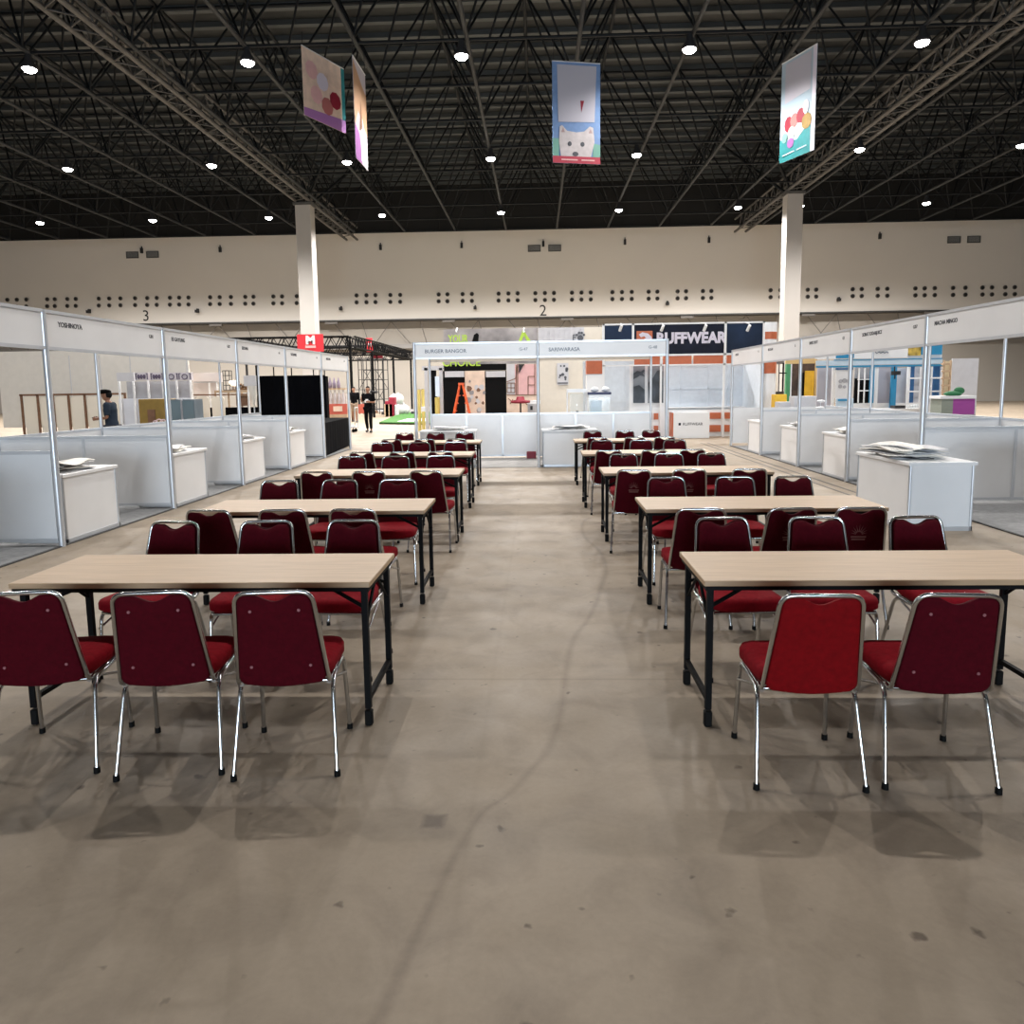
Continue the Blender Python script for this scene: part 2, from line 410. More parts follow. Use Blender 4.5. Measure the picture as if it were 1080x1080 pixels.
cb = MB().tube([(-38.6, 0, 12.95), (34, 0, 12.95)], .05, 6).tube([(-38.6, 1.9, 16.9), (34, 1.9, 16.9)], .06, 6).build('cross_tie', trussm)
tag(cb, 'thin dark steel tie crossing the roof trusses from side to side', 'roof tie', 'cross ties of the roof'); cb.location.y = 14.7
for k in range(1, 12):
    o = cb.copy(); COL.objects.link(o); o.location.y = 14.7+3.7*k
for cx, side in ((-13.95, 'left'), (15.1, 'right')):
    g = thing('roof_girder', 'pale grey lattice girder landing on the %s column' % side, 'girder', (cx, 0, 0))
    for nm, z in (('lower_chord', 12.85), ('upper_chord', 13.75)):
        c = MB()
        for s in (-.4, .4): c.tube([(s, 12, z), (s, 57.6, z)], .09 if z < 13 else .07, 8)
        c.build(nm, girder_m, g)
    w = MB(); y = 12; k = 0
    while y < 56.4:
        for s in (-.4, .4): w.tube([(s, y, 12.85), (s, y+.6, 13.75)], .035, 5); w.tube([(s, y+.6, 13.75), (s, y+1.2, 12.85)], .035, 5)
        w.tube([(-.4, y, 12.85), (.4, y+.6, 12.85)], .03, 5); w.tube([(.4, y+.6, 12.85), (-.4, y+1.2, 12.85)], .03, 5)
        y += 1.2
    w.build('lacing', girder_m, g)
    b = MB()
    for dx in (-1.8, 1.8):
        for dy in (-1.9, 1.9): b.tube([(dx*.15, 46+dy*.15, 12.75), (dx*2, 46+dy*2, 16.9)], .09, 6)
    b.build('column_brace', trussm, g)

# ---- high bay lamps
ld = bpy.data.lights.new('high_bay_beam', 'SPOT'); ld.energy = 3600; ld.spot_size = math.radians(156); ld.spot_blend = .5
ld.shadow_soft_size = .09; ld.color = (1, .955, .91)
lp = thing('high_bay_lamp', 'x', 'lamp', (0, 0, 0))
MB().lathe([(.10, .42), (.13, .20), (.25, .02), (.27, -.06), (.235, -.06)]).build('housing', housing, lp)
MB().ball((0, 0, -.06), .215, .215, .12).build('lens', lamp_m, lp)
MB().tube([(0, 0, .4), (0, 0, .47)], .02, 6).build('hook', trussm, lp)
beam = bpy.data.objects.new('beam', ld); COL.objects.link(beam); beam.parent = lp; beam.location = (0, 0, -.25)
KIDS[lp.name] = [(c, []) for c in lp.children]
back = [(-31.6, 48, None), (-24.3, 48, 160), (-16.85, 48, 281), (-9.66, 48, 404), (-2.21, 48, 528), (5.11, 48, 652), (12.4, 48, 780), (16.2, 48, 847), (23.8, 48, 973)]
mid = [(-29.9, 37, None), (-22.7, 37, 74), (-15.6, 36.6, 218), (-9.03, 37, 367), (-2.14, 36.6, 517), (4.75, 37, 671), (15.1, 37, 907), (22.5, 37, None)]
names = ['first', 'second', 'third', 'fourth', 'fifth', 'sixth', 'seventh', 'eighth', 'ninth']
used = False
ROW = {48: 9200, 36.9: 6800, 25.8: 3500, 18.4: 1350, 8: 1500, -2: 25, -13: 25}
DATA = {}
def put(x, y, lab, grp=None):
    global used
    y = min(ROW, key=lambda q: abs(q-y))
    if y not in DATA:
        d = ld.copy(); d.energy = ROW[y]; DATA[y] = d
    if not used:
        used = True; lp.location = (x, y, 12.5); lp['label'] = lab; beam.data = DATA[y]
        if grp: lp['group'] = grp
        return
    o = dup(lp, (x, y, 12.5), 0, lab)
    for c in o.children:
        if c.type == 'LIGHT': c.data = DATA[y]
    if grp: o['group'] = grp
    elif 'group' in o: del o['group']
for i, (x, y, _) in enumerate(back): put(x, y, 'glowing round high bay lamp, %s from the left in the row nearest the far wall' % names[i])
for i, (x, y, _) in enumerate(mid): put(x, y, 'glowing round high bay lamp, %s from the left in the second row from far wall' % names[i])
for yy in (27,):
    for i, x in enumerate((-16.9, -9.5, -2.4, 5.0, 12.4, 19.6)): put(x, yy, 'glowing round high bay lamp, %s from the left in the third row from far wall' % names[i])
for yy in (17.5, 8, -2, -13):
    for x in (-17, -9.8, -2.8, 5.3, 12.4, 19.6): put(x, yy, 'round high bay lamp hanging over the near part of the hall', 'high bay lamps overhead')
# daylight coming in through the doorway behind the photographer
ad = bpy.data.lights.new('doorway_daylight', 'AREA'); ad.shape = 'RECTANGLE'; ad.size = 14; ad.size_y = 5.4; ad.energy = 8500; ad.color = (.72, .86, 1)
ao = bpy.data.objects.new('doorway_daylight', ad); COL.objects.link(ao); ao.location = (0, -26.2, 2.8); ao.rotation_euler = (PI/2, 0, 0)
W = bpy.data.worlds.new('world'); S.world = W; W.use_nodes = True
W.node_tree.nodes['Background'].inputs[0].default_value = (.75, .85, 1, 1); W.node_tree.nodes['Background'].inputs[1].default_value = .15
# ------------------------------------------------------------------ folding tables
def make_table(label):
    t = thing('folding_table', label, 'table')
    tp = MB().cbox(0, 1.8, 0, .633, .722, .75, .003); 
    tp.build('tabletop', wood, t)
    a = MB(); a.box(.01, 1.79, .01, .03, .70, .7215); a.box(.01, 1.79, .603, .623, .70, .7215); a.box(.01, .03, .03, .603, .70, .7215); a.box(1.77, 1.79, .03, .603, .70, .7215)
    a.build('apron', blackmetal, t)
    for x, s in ((.04, 1), (1.76, -1)):
        for y in (.055, .578):
            l = MB(); l.box(x-.015, x+.015, y-.015, y+.015, .09, .70)
            lo = l.build('leg', blackmetal, t)
            MB().cbox(x-.019, x+.019, y-.019, y+.019, 0, .08, .005).build('foot_cap', rubber, lo)
        c = MB(); c.box(x-.012, x+.012, .07, .563, .125, .15); c.build('crossbar', blackmetal, t)
        b = MB(); b.tube([(x, .07, .60), (x+s*.24, .18, .695)], .010, 6); b.tube([(x, .563, .60), (x+s*.24, .453, .695)], .010, 6)
        b.tube([(x, .07, .52), (x, .30, .695)], .009, 6); b.tube([(x, .563, .52), (x, .33, .695)], .009, 6)
        b.box(x-.012, x+.012, .07, .563, .675, .70)
        b.build('folding_brace', blackmetal, t)
    return t
ORD = ['nearest', 'second-nearest', 'third-nearest', 'fourth-nearest', 'farthest']
LT = [(-.826, 3.501), (-.879, 5.597), (-.86, 7.945), (-.926, 10.207), (-1.0, 12.584)]
RTB = [(.784, 3.497), (.803, 5.571), (.69, 7.917), (.605, 10.176), (.609, 12.556)]
proto = None
TAB = []
for i in range(5):
    for side, (X, Y) in (('left', LT[i]), ('right', RTB[i])):
        x = X-1.8 if side == 'left' else X
        lab = 'long oak-topped folding table with black legs, %s of five %s of the aisle' % (ORD[i], side)
        if proto is None: proto = make_table(lab); o = proto; o.location = (x, Y, 0)
        else: o = dup(proto, (x, Y, 0), 0, lab)
        o['group'] = 'folding tables in two columns'
        TAB.append((side, i, x, Y))

# ------------------------------------------------------------------ banquet chairs (front = +Y)
def back_outline(scoop=.030, inset=0):
    bw, tw, zb, zt = .184-inset, .151-inset, .425, .835-inset
    pts = []
    def arc(cx, cz, r, a0, a1, n=5):
        return [(cx+r*math.cos(a0+(a1-a0)*k/n), cz+r*math.sin(a0+(a1-a0)*k/n)) for k in range(n+1)]
    pts += arc(-bw+.04, zb+.025, .04, -PI*.95, -PI/2)
    for k in range(1, 6): t = k/6; pts.append((-bw+.04+(2*bw-.08)*t, zb-.015-.012*math.sin(PI*t)))
    pts += arc(bw-.04, zb+.025, .04, -PI/2, -PI*.05)
    pts += arc(tw-.035, zt-.035, .035, 0, PI/2)
    for k in range(0, 9): t = k/8; pts.append((.075-.15*t, zt-scoop*(math.sin(PI*t)**1.3)))
    pts += arc(-tw+.035, zt-.035, .035, PI/2, PI)
    return pts
def lean(z): return -.185-.105*max(0, (z-.42))/.42
def pad_mesh(mbk, y_off, thick, inset, crown):
    o = back_outline(inset=inset); n = len(o)
    cx = sum(p[0] for p in o)/n; cz = sum(p[1] for p in o)/n
    rings = []
    for s, d in ((1, 0), (1, .6), (.965, .92), (.8, 1.0), (.35, 1.06)):
        rings.append([(cx+(x-cx)*s, cz+(z-cz)*s, d) for x, z in o])
    vs = [(x, lean(z)+y_off+thick*d, z) for r in rings for x, z, d in r]
    fs = []
    for i in range(len(rings)-1):
        for k in range(n):
            q = (i*n+k, i*n+(k+1) % n, (i+1)*n+(k+1) % n, (i+1)*n+k)
            fs.append(q if thick < 0 else q[::-1])
    last = tuple((len(rings)-1)*n+k for k in range(n)); fs.append(last if thick < 0 else last[::-1])
    mbk._add(vs, fs, True)
def leg_mesh(x, pts, foot):
    l = MB(); l.tube(fillet(pts, .05), .0115, 8); return l
def make_chair(label, fab, back):
    t = thing('banquet_chair', label, 'chair')
    s = MB(); s.smooth = True                        # seat cushion
    def ring(k, z):
        o = []
        for a in range(28):
            A = 2*PI*a/28; c, q = math.cos(A), math.sin(A)
            e = .42; xx = (abs(c)**e)*(1 if c > 0 else -1); yy = (abs(q)**e)*(1 if q > 0 else -1)
            w = .205+.012*yy
            o.append((xx*w*k, .03+yy*.225*k, z))
        return o
    R_ = [ring(.94, .412), ring(1.0, .425), ring(1.0, .458), ring(.97, .474), ring(.82, .484), ring(.4, .489)]
    vs = [p for r in R_ for p in r]; n = 28
    s._add(vs, [(i*n+k, i*n+(k+1) % n, (i+1)*n+(k+1) % n, (i+1)*n+k) for i in range(5) for k in range(n)]+[tuple(range(n-1, -1, -1)), tuple(range(5*n, 6*n))], True)
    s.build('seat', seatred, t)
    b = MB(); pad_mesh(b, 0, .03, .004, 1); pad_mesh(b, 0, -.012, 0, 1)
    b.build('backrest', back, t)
    fr = MB()                                        # inverted U round the back
    P = [(-.188, -.10, .405), (-.196, -.18, .405), (-.158, lean(.86)-.001, .847), (.158, lean(.86)-.001, .847), (.196, -.18, .405), (.188, -.10, .405)]
    fr.tube(fillet(P, .055, 6), .0098, 8)
    fr.build('back_frame', chrome, t)
    sf = MB(); sf.tube([(-.188, -.16, .400), (-.188, .17, .400)], .010, 8); sf.tube([(.188, -.16, .400), (.188, .17, .400)], .010, 8)
    sf.tube([(-.188, .19, .392), (.188, .19, .392)], .010, 8); sf.tube([(-.188, -.12, .392), (.188, -.12, .392)], .010, 8)
    sf.build('seat_frame', chrome, t)
    for sx in (-1, 1):
        l = MB(); l.tube(fillet([(sx*.196, -.02, .395), (sx*.198, .185, .397), (sx*.21, .222, .015)], .06), .0105, 8)
        lo = l.build('leg', chrome, t); MB().cyl(sx*.21, .223, 0, .026, .0145, .0135, 10).build('rubber_foot', rubber, lo)
        l = MB(); l.tube(fillet([(sx*.196, .06, .395), (sx*.20, -.13, .397), (sx*.222, -.238, .015)], .06), .0105, 8)
        lo = l.build('leg', chrome, t); MB().cyl(sx*.222, -.239, 0, .026, .0145, .0135, 10).build('rubber_foot', rubber, lo)
    for sx in (-1, 1): MB().tube([(sx*.206, .205, .30), (sx*.20, -.06, .385)], .007, 6).build('side_brace', chrome, t)
    return t
def rivets(t):
    for x, z in ((-.10, .765), (.10, .765), (-.125, .50), (.125, .50)):
        MB().tube([(x, lean(z)-.0105, z), (x, lean(z)-.0165, z)], .0065, 8).build('rivet', rivet_m, t)
def sun(t):
    m = MB(); z0 = .66; y = lambda z: lean(z)-.0132
    def q(pts):
        m._add([(x, y(z), z) for x, z in pts]+[(x, y(z)-.001, z) for x, z in pts], [tuple(range(len(pts)-1, -1, -1)), tuple(range(len(pts), 2*len(pts)))], False)
    for k in range(9):
        a = PI*(.08+.84*k/8); c, s_ = math.cos(a), math.sin(a); L = .028+.022*math.sin(a)
        q([(c*.020-s_*.003, z0+s_*.020+c*.003), (c*(.024+L), z0+s_*(.024+L)), (c*.020+s_*.003, z0+s_*.020-c*.003)][::-1])
    q([(-.05, z0-.022), (.05, z0-.022), (.05, z0-.010), (-.05, z0-.010)]); q([(-.045, z0-.040), (.045, z0-.040), (.045, z0-.028), (-.045, z0-.028)])
    o = m.build('emblem', gold, t); o['label'] = 'faded sun emblem'
grp = 'banquet chairs along the folding tables'
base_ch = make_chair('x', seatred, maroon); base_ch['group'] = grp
KIDS[base_ch.name] = [(c, list(c.children)) for c in base_ch.children]
base_used = False
def chair(x, y, rz, label, riv=False, emb=False, red=False):
    global base_used
    if not base_used: base_used = True; o = base_ch; o.location = (x, y, 0); o.rotation_euler = (0, 0, rz); o['label'] = label
    else: o = dup(base_ch, (x, y, 0), rz, label)
    if red:
        for c in o.children:
            if c.name.startswith('backrest'):
                c.data = c.data.copy(); c.data.materials[0] = redfab
    if riv: rivets(o)
    if emb: sun(o)
    return o
FR = {('left', 0): [-1.14, -1.665, -2.24], ('right', 0): [1.125, 1.665]}
PXF = {('left', 1): [(371, 539), (293, 539), (219, 533)], ('left', 2): [(450, 497), (385.5, 497), (333, 496)],
       ('left', 3): [(464.5, 474), (422, 475), (382, 476)], ('left', 4): [(481.8, 462), (446, 463), (412.7, 463)],
       ('right', 1): [(741, 531), (832, 533), (909, 531)], ('right', 2): [(671, 494), (726, 493), (791.8, 495)],
       ('right', 3): [(643, 475), (688.4, 474), (731, 474)], ('right', 4): [(632, 461), (669, 461), (702, 461)]}
PXB = {('left', 0): [(372, 547), (285, 553), (181, 549)], ('left', 1): [(421, 506), (356.7, 507), (297.8, 507)], ('left', 2): [(467, 481), (416.7, 481), (373, 481)],
       ('left', 3): [(481, 466), (441, 466), (405, 466)], ('left', 4): [(491.6, 456), (458.9, 456), (427.8, 456)],
       ('right', 0): [(764, 549), (857, 548), (968, 547)], ('right', 1): [(704, 504), (770.7, 504), (836.4, 505)], ('right', 2): [(658.9, 480), (703.8, 480), (751.8, 480)],
       ('right', 3): [(635.6, 463), (674, 463), (712, 463)], ('right', 4): [(626, 455), (658, 455), (687.8, 455)]}
POS = ['nearest the aisle', 'middle of three', 'farthest out']
yaws = [4, -3, 5, -2, 3, -6, 2, -4]
kk = 0
for side, i, tx, ty in TAB:
    cy = ty-.30+(.07 if side == 'left' else 0)
    if (side, i) in FR: xs = FR[(side, i)]
    else: xs = [at(px, py, ty-.57)[0] for px, py in PXF[(side, i)]]
    for k, x in enumerate(xs):
        rz = math.radians(yaws[kk % 8]*.8); kk += 1
        if i == 0: rz = math.radians({'left': (6, 8, 10), 'right': (-2, -4, 0)}[side][k])
        chair(x, cy, rz, 'red chair seen from behind, near side of the %s %s table, %s' % (ORD[i], side, POS[k] if i or side == 'left' else ('nearest the aisle', 'at the photo edge')[k]),
              riv=(i == 0 and not (side == 'right' and k == 0)), emb=(side, i, k) in (('right', 1, 1), ('right', 1, 2), ('right', 2, 0), ('right', 2, 1), ('left', 2, 1)), red=(side, i, k) == ('right', 0, 0))
    cy = ty+.84
    for k, (px, py) in enumerate(PXB[(side, i)]):
        x = at(px, py, ty+1.15)[0]
        rz = PI+math.radians(yaws[kk % 8]); kk += 1
        chair(x, cy, rz, 'red chair facing the camera, far side of the %s %s table, %s' % (ORD[i], side, POS[k]))
# ------------------------------------------------------------------ shell scheme booths
carpet = mat('grey_booth_carpet', (.24, .245, .25), .95, var=.15, scale=14, bump=.3)
edgem = mat('dark_edge_strip', (.05, .05, .05), .7)
def post(parent, x, y, z1, r=.028, z0=.0):
    return MB().cyl(x, y, z0, z1, r, n=8).build('post', alu, parent)
def side_booth(side, y0, y1, name, num, label, tpos=.12, first=False, last=False, tsize=.075, dname=.0):
    s = 1 if side == 'left' else -1                 # aisle face looks towards +X on the left row
    X = -5.25 if side == 'left' else 5.2
    B = thing('exhibition_booth', label, 'booth', (X, y0, 0), 0)
    L = y1-y0; D = 2.5
    bx = lambda mb, a, b, *r: mb.box(min(a, b), max(a, b), *r)
    post(B, 0, 0, 2.56, .034); post(B, -s*D, 0, 2.5)
    if last: post(B, 0, L, 2.56, .034); post(B, -s*D, L, 2.5)
    f = MB(); bx(f, -s*.015, s*.005, .03, L-.03, 2.15, 2.55); fo = f.build('fascia_board', white, B)
    r = MB()
    for z in (2.14, 2.53): bx(r, -s*.02, s*.02, .02, L-.02, z, z+.035)
    r.build('fascia_rail', alu, B)
    M = (lambda y, z: face_px(s*.0055, y, z)) if side == 'left' else (lambda y, z: face_mx(s*.0055, y, z))
    if side == 'left':
        if name: text_obj(name, tsize, inkm, fo, M(tpos, 2.40), 'lettering', .0016)
        if num: text_obj(num, tsize*.9, inkm, fo, M(L-.38, 2.40), 'booth_number')
    else:
        if name: text_obj(name, tsize, inkm, fo, M(L-tpos, 2.40), 'lettering', .0016)
        if num: text_obj(num, tsize*.9, inkm, fo, M(.36, 2.40), 'booth_number')
    p = MB(); bx(p, -s*.04, -s*(D-.03), -.012, .012, .08, 1.03); p.build('divider_panel', white, B)
    r = MB(); bx(r, -s*.03, -s*(D-.03), -.02, .02, 1.02, 1.06); bx(r, -s*.03, -s*(D-.03), -.02, .02, .05, .09); bx(r, -s*D/2-.02, -s*D/2+.02, -.02, .02, .09, 1.02); r.build('divider_rail', alu, B)
    p = MB(); bx(p, -s*D-.012, -s*D+.012, .03, L-.03, .08, 1.03); p.build('back_panel', white, B)
    r = MB()
    for z in (.05, 1.02): bx(r, -s*D-.02, -s*D+.02, .03, L-.03, z, z+.04)
    bx(r, -s*D-.02, -s*D+.02, L/2-.02, L/2+.02, .09, 1.02); r.build('back_rail', alu, B)
    r = MB(); bx(r, -s*.03, -s*(D-.03), -.02, .02, 2.44, 2.49); bx(r, -s*D-.02, -s*D+.02, .03, L-.03, 2.44, 2.49); r.build('top_rail', alu, B)
    if last and side == 'right':
        p = MB(); bx(p, -s*.04, -s*(D-.03), L-.012, L+.012, .08, 1.03); p.build('divider_panel', white, B)
    c = MB(); bx(c, -s*.02, -s*D, .0, L, .001, .008); c.build('carpet', carpet, B)
    c = MB(); bx(c, s*.015, -s*.02, .0, L, .0012, .012); c.build('edge_strip', edgem, B)
    return B
LY = [2.8, 5.35, 7.88, 10.42, 12.97, 15.48, 18.07, 20.6]
lnames = [('', ''), ('', ''), ('YOSHINOYA', 'G01'), ('ES GAYUNG', 'G02'), ('SEDUNA', 'G3'), ('EATSAMBEL', 'G4'), ('MARTABAK', 'G5')]
lp_ = [0, 0, .24, .24, .25, .38, .45]
wl = ['', 'left booth nearest the camera with blank white fascia and half-height walls', 'left booth beside the nearest tables with a white fascia, nearest in the photo', 'second white booth of the left row, behind the nearest counter', 'third white booth of the left row', 'fourth white booth of the left row, just before the black drape', 'last white booth of the left row, with the black skirted table']
for i in range(1, 7): side_booth('left', LY[i], LY[i+1], lnames[i][0], lnames[i][1], wl[i], lp_[i], last=(i == 6))
RY = [5.2, 7.75, 10.31, 12.72, 15.10, 17.62, 20.33]
rn = [('', '', 0), ('MACHA MINGO', 'G08', .20), ('SOBAT SODA&JUICE', 'G07', .42), ('SWEET SPOT', 'G2', .45), ('BIG OLAN', 'G', .4), ('COLOTE', 'G', .3)]
wr = ['', 'right booth nearest the camera, behind the big front counter', 'second white booth of the right row, blue booth showing through it', 'third white booth of the right row', 'fourth white booth of the right row, yellow board showing through it', 'last white booth of the right row, next to the orange and navy stand']
for i in range(1, 6): side_booth('right', RY[i], RY[i+1], rn[i][0], rn[i][1], wr[i], rn[i][2], last=(i == 5))
def counter(x0, x1, y0, y1, label, h=.78):
    c = thing('reception_counter', label, 'counter', ((x0+x1)/2, (y0+y1)/2, 0))
    w, d = (x1-x0)/2, (y1-y0)/2
    b = MB(); b.box(-w+.012, w-.012, -d+.012, d-.012, .04, h-.04); b.build('body', white, c)
    p = MB()
    for sx in (-1, 1):
        for sy in (-1, 1): p.cyl(sx*(w-.018), sy*(d-.018), 0, h-.035, .019, n=8)
    p.box(-w, w, -d, -d+.03, .0, .05); p.box(-w, w, d-.03, d, 0, .05); p.box(-w, -w+.03, -d, d, 0, .05); p.box(w-.03, w, -d, d, 0, .05)
    p.build('frame', alu, c)
    MB().cbox(-w-.015, w+.015, -d-.015, d+.015, h-.04, h, .004).build('top', white, c)
    return c
def sheets(x, y, z, label, w=.36, d=.5, n=5, seed=1, cable=True):
    rnd = random.Random(seed)
    t = thing('paper_pile', label, 'paper pile', (x, y, z), 0)
    for k in range(n):
        a = rnd.uniform(-.35, .35); ox, oy = rnd.uniform(-.04, .04), rnd.uniform(-.08, .08)
        ww, dd = w*rnd.uniform(.75, 1)/2, d*rnd.uniform(.7, 1)/2; NX, NY = 7, 9; vs = []
        ph = rnd.uniform(0, 6); amp = .003+.0025*k
        for j in range(NY):
            for i in range(NX):
                u, v = i/(NX-1)*2-1, j/(NY-1)*2-1
                X_, Y_ = u*ww, v*dd
                zz = .006+.016*k+amp*(math.sin(ph+v*3)+math.cos(u*2.5+ph))+ .004*(1+u*v)
                if k == 0: zz = .004+.003*(1+math.sin(ph+v*3))
                vs.append((ox+X_*math.cos(a)-Y_*math.sin(a), oy+X_*math.sin(a)+Y_*math.cos(a), max(.002+.006*k, zz)))
        m_ = len(vs); vs2 = vs+[(p[0], p[1], p[2]+.005) for p in vs]
        fs = []
        for j in range(NY-1):
            for i in range(NX-1):
                q = (j*NX+i, j*NX+i+1, (j+1)*NX+i+1, (j+1)*NX+i); fs.append(q[::-1]); fs.append(tuple(m_+e for e in q))
        edge = [i for i in range(NX)]+[j*NX+NX-1 for j in range(1, NY)]+[(NY-1)*NX+i for i in range(NX-2, -1, -1)]+[j*NX for j in range(NY-2, 0, -1)]
        for e in range(len(edge)): fs.append((edge[e], edge[(e+1) % len(edge)], m_+edge[(e+1) % len(edge)], m_+edge[e]))
        MB()._add(vs2, fs, True).build('sheet', whitep if k % 3 else greyl, t)
    if cable:
        P = [Vector((w*.3*math.cos(q*.9), -d*.15-.02*q+d*.1*math.sin(q*.9), .012+.003*(q % 3))) for q in range(14)]
        MB().tube(P, .006, 6).build('cable', housing, t)
    return t
LCN = ['in front of the nearest left booth', 'by the second post of the left row', 'by the third post of the left row', 'by the fourth post of the left row']
for i, (y0, y1) in enumerate(((8.02, 9.09), (10.55, 11.62), (13.1, 14.17), (15.62, 16.7))):
    counter(-5.83, -5.28, y0, y1, 'white panel counter %s' % LCN[i])
    sheets(-5.55, (y0+y1)/2-.1, .78, 'pile of loose white sheets on the counter %s' % LCN[i], .40, .7, 5 if i else 6, seed=i+3)
RCN = ['by the third post of the right row', 'by the fourth post of the right row', 'at the far end of the right row']
for i, (y0, y1) in enumerate(((12.86, 13.9), (15.24, 16.3), (17.75, 18.8))):
    counter(5.23, 5.78, y0, y1, 'white panel counter %s' % RCN[i])
    if i < 2: sheets(5.5, (y0+y1)/2-.05, .78, 'pile of loose white sheets on the counter %s' % RCN[i], .40, .7, 5, seed=i+13)
counter(4.14, 4.86, 8.42, 9.80, 'large white counter in front of the right row, nearest the camera')
sheets(4.42, 9.15, .78, 'tall rumpled heap of white sheets and cable on the large right counter', .55, 1.0, 8, seed=4)
# middle pair of booths facing the camera
def mid_booth(x0, x1, name, num, label, last):
    B = thing('exhibition_booth', label, 'booth', (x0, 15.44, 0)); Wd = x1-x0; D = 2.16
    post(B, 0, 0, 2.6, .034); post(B, 0, D, 2.55)
    if last: post(B, Wd, 0, 2.6, .034); post(B, Wd, D, 2.55)
    fo = MB().box(.03, Wd-.03, -.01, .01, 2.28, 2.57).build('fascia_board', white, B)
    r = MB()
    for z in (2.26, 2.56): r.box(.02, Wd-.02, -.02, .02, z, z+.035)
    r.build('fascia_rail', alu, B)
    text_obj(name, .105, ink2, fo, face_cam(.22, -.012, 2.385), 'lettering', .0012); text_obj(num, .085, ink2, fo, face_cam(Wd-.38, -.012, 2.41), 'booth_number')
    n = 3; w = Wd/n
    for k in range(n): MB().box(k*w+.02, (k+1)*w-.02, D-.012, D+.012, .07, 1.03).build('back_panel', white, B)
    r = MB(); r.box(.02, Wd-.02, D-.02, D+.02, 1.02, 1.06); r.box(.02, Wd-.02, D-.02, D+.02, .04, .08)
    for k in range(1, n): r.box(k*w-.02, k*w+.02, D-.02, D+.02, .05, 1.03)
    r.build('back_rail', alu, B)
    if last: MB().box(-.012, .012, .03, D-.03, .07, 1.03).build('divider_panel', white, B)
    MB().box(.03, Wd-.03, D-.006, D+.006, 2.27, 2.53).build('rear_fascia', mat('translucent_cream_fascia', (.72, .66, .58), .5, alpha=.94), B)
    r = MB(); r.box(-.02, .02, .02, D, 2.5, 2.55); r.box(.02, Wd-.02, D-.02, D+.02, 2.5, 2.55)
    if last: r.box(Wd-.02, Wd+.02, .02, D, 2.5, 2.55)
    r.build('top_rail', alu, B)
    MB().box(0, Wd, .03, D, .001, .008).build('carpet', mat('pale_booth_carpet', (.42, .41, .40), .95, var=.1), B)
mid_booth(-2.54, 0, 'BURGER BANGOR', 'G-47', 'white booth straight ahead, left one of the middle pair facing the aisle', False)
mid_booth(0, 2.63, 'SARIWARASA', 'G-48', 'white booth straight ahead, right one of the middle pair facing the aisle', True)
counter(-2.48, -1.33, 15.52, 16.05, 'white counter in the left booth of the middle pair')
sheets(-1.9, 15.8, .78, 'white sheets on the counter of the left middle booth', .8, .34, 4, seed=21)
counter(.08, 1.2, 15.47, 16.0, 'white counter in the right booth of the middle pair')
sheets(.65, 15.74, .78, 'white sheets on the counter of the right middle booth', .8, .34, 4, seed=22)
X_, Y_ = atz(562, 483, 0)
tag(MB().cbox(-.11, .11, -.06, .06, 0, .16, .01).build('red_box', darkred, None, (-.17, 17.35, .008)), 'small dull red box on the floor in the left middle booth', 'box')
# black skirted table + black drape at the end of the left row
t = thing('skirted_table', 'long table draped in black cloth at the far end of the left row', 'table', (-5.80, 20.1, 0), math.radians(4))
MB().cbox(-.34, .34, -1.75, 1.75, .80, .84, .01).build('tabletop', blackcloth, t)
sk = MB(); n = 60; vs = []
per = [(-.34+.68*k/10, -1.75) for k in range(10)]+[(.34, -1.75+3.5*k/40) for k in range(40)]+[(.34-.68*k/10, 1.75) for k in range(10)]+[(-.34, 1.75-3.5*k/40) for k in range(40)]
for z in (.01, .82):
    for k, (x, y) in enumerate(per):
        o = .012*math.sin(k*1.7)*(1 if z < .5 else .3)+.006; vs.append((x*(1+o*2), y*(1+o*.5), z))
n = len(per); sk._add(vs, [(k, (k+1) % n, n+(k+1) % n, n+k) for k in range(n)], True); sk.build('skirt', blackcloth, t)
dxa, dxb = at(272, 430, 22.05)[0], at(344, 430, 22.05)[0]; dw = (dxb-dxa)/2; dz = at(310, 396, 22.05)[1]
d = thing('black_drape', 'tall black drape hung on black poles behind the left booths', 'drape', ((dxa+dxb)/2, 22.05, 0))
vs = []; n = 50
for z in (.02, dz):
    for k in range(n+1):
        u = k/n*2-1; vs.append((u*dw, .02*math.sin(k*.9), z))
vs2 = vs+[(a, b+.02, c) for a, b, c in vs]; m_ = len(vs)
fs = [(k, k+1, n+1+k+1, n+1+k) for k in range(n)]+[(m_+k+1, m_+k, m_+n+1+k, m_+n+2+k) for k in range(n)]
MB()._add(vs2, fs, True).build('cloth', blackcloth, d)
MB().box(dw-.02, dw+.01, .03, .3, .02, dz-.03).build('side_cloth', blackcloth, d)
for x in (-dw, -dw*.5, .02, dw*.66, dw*.98): MB().cyl(x, .05, 0, dz+.26, .018, n=8).build('pole', blackmetal, d)
# floor trench cover along the right row
mb = MB(); mb.box(4.62, 4.66, 9.9, 21.5, .0005, .004); mb.box(4.82, 4.86, 9.9, 21.5, .0005, .004)
struct('trim_5', mb, mat('dark_joint', (.12, .11, .10), .7))

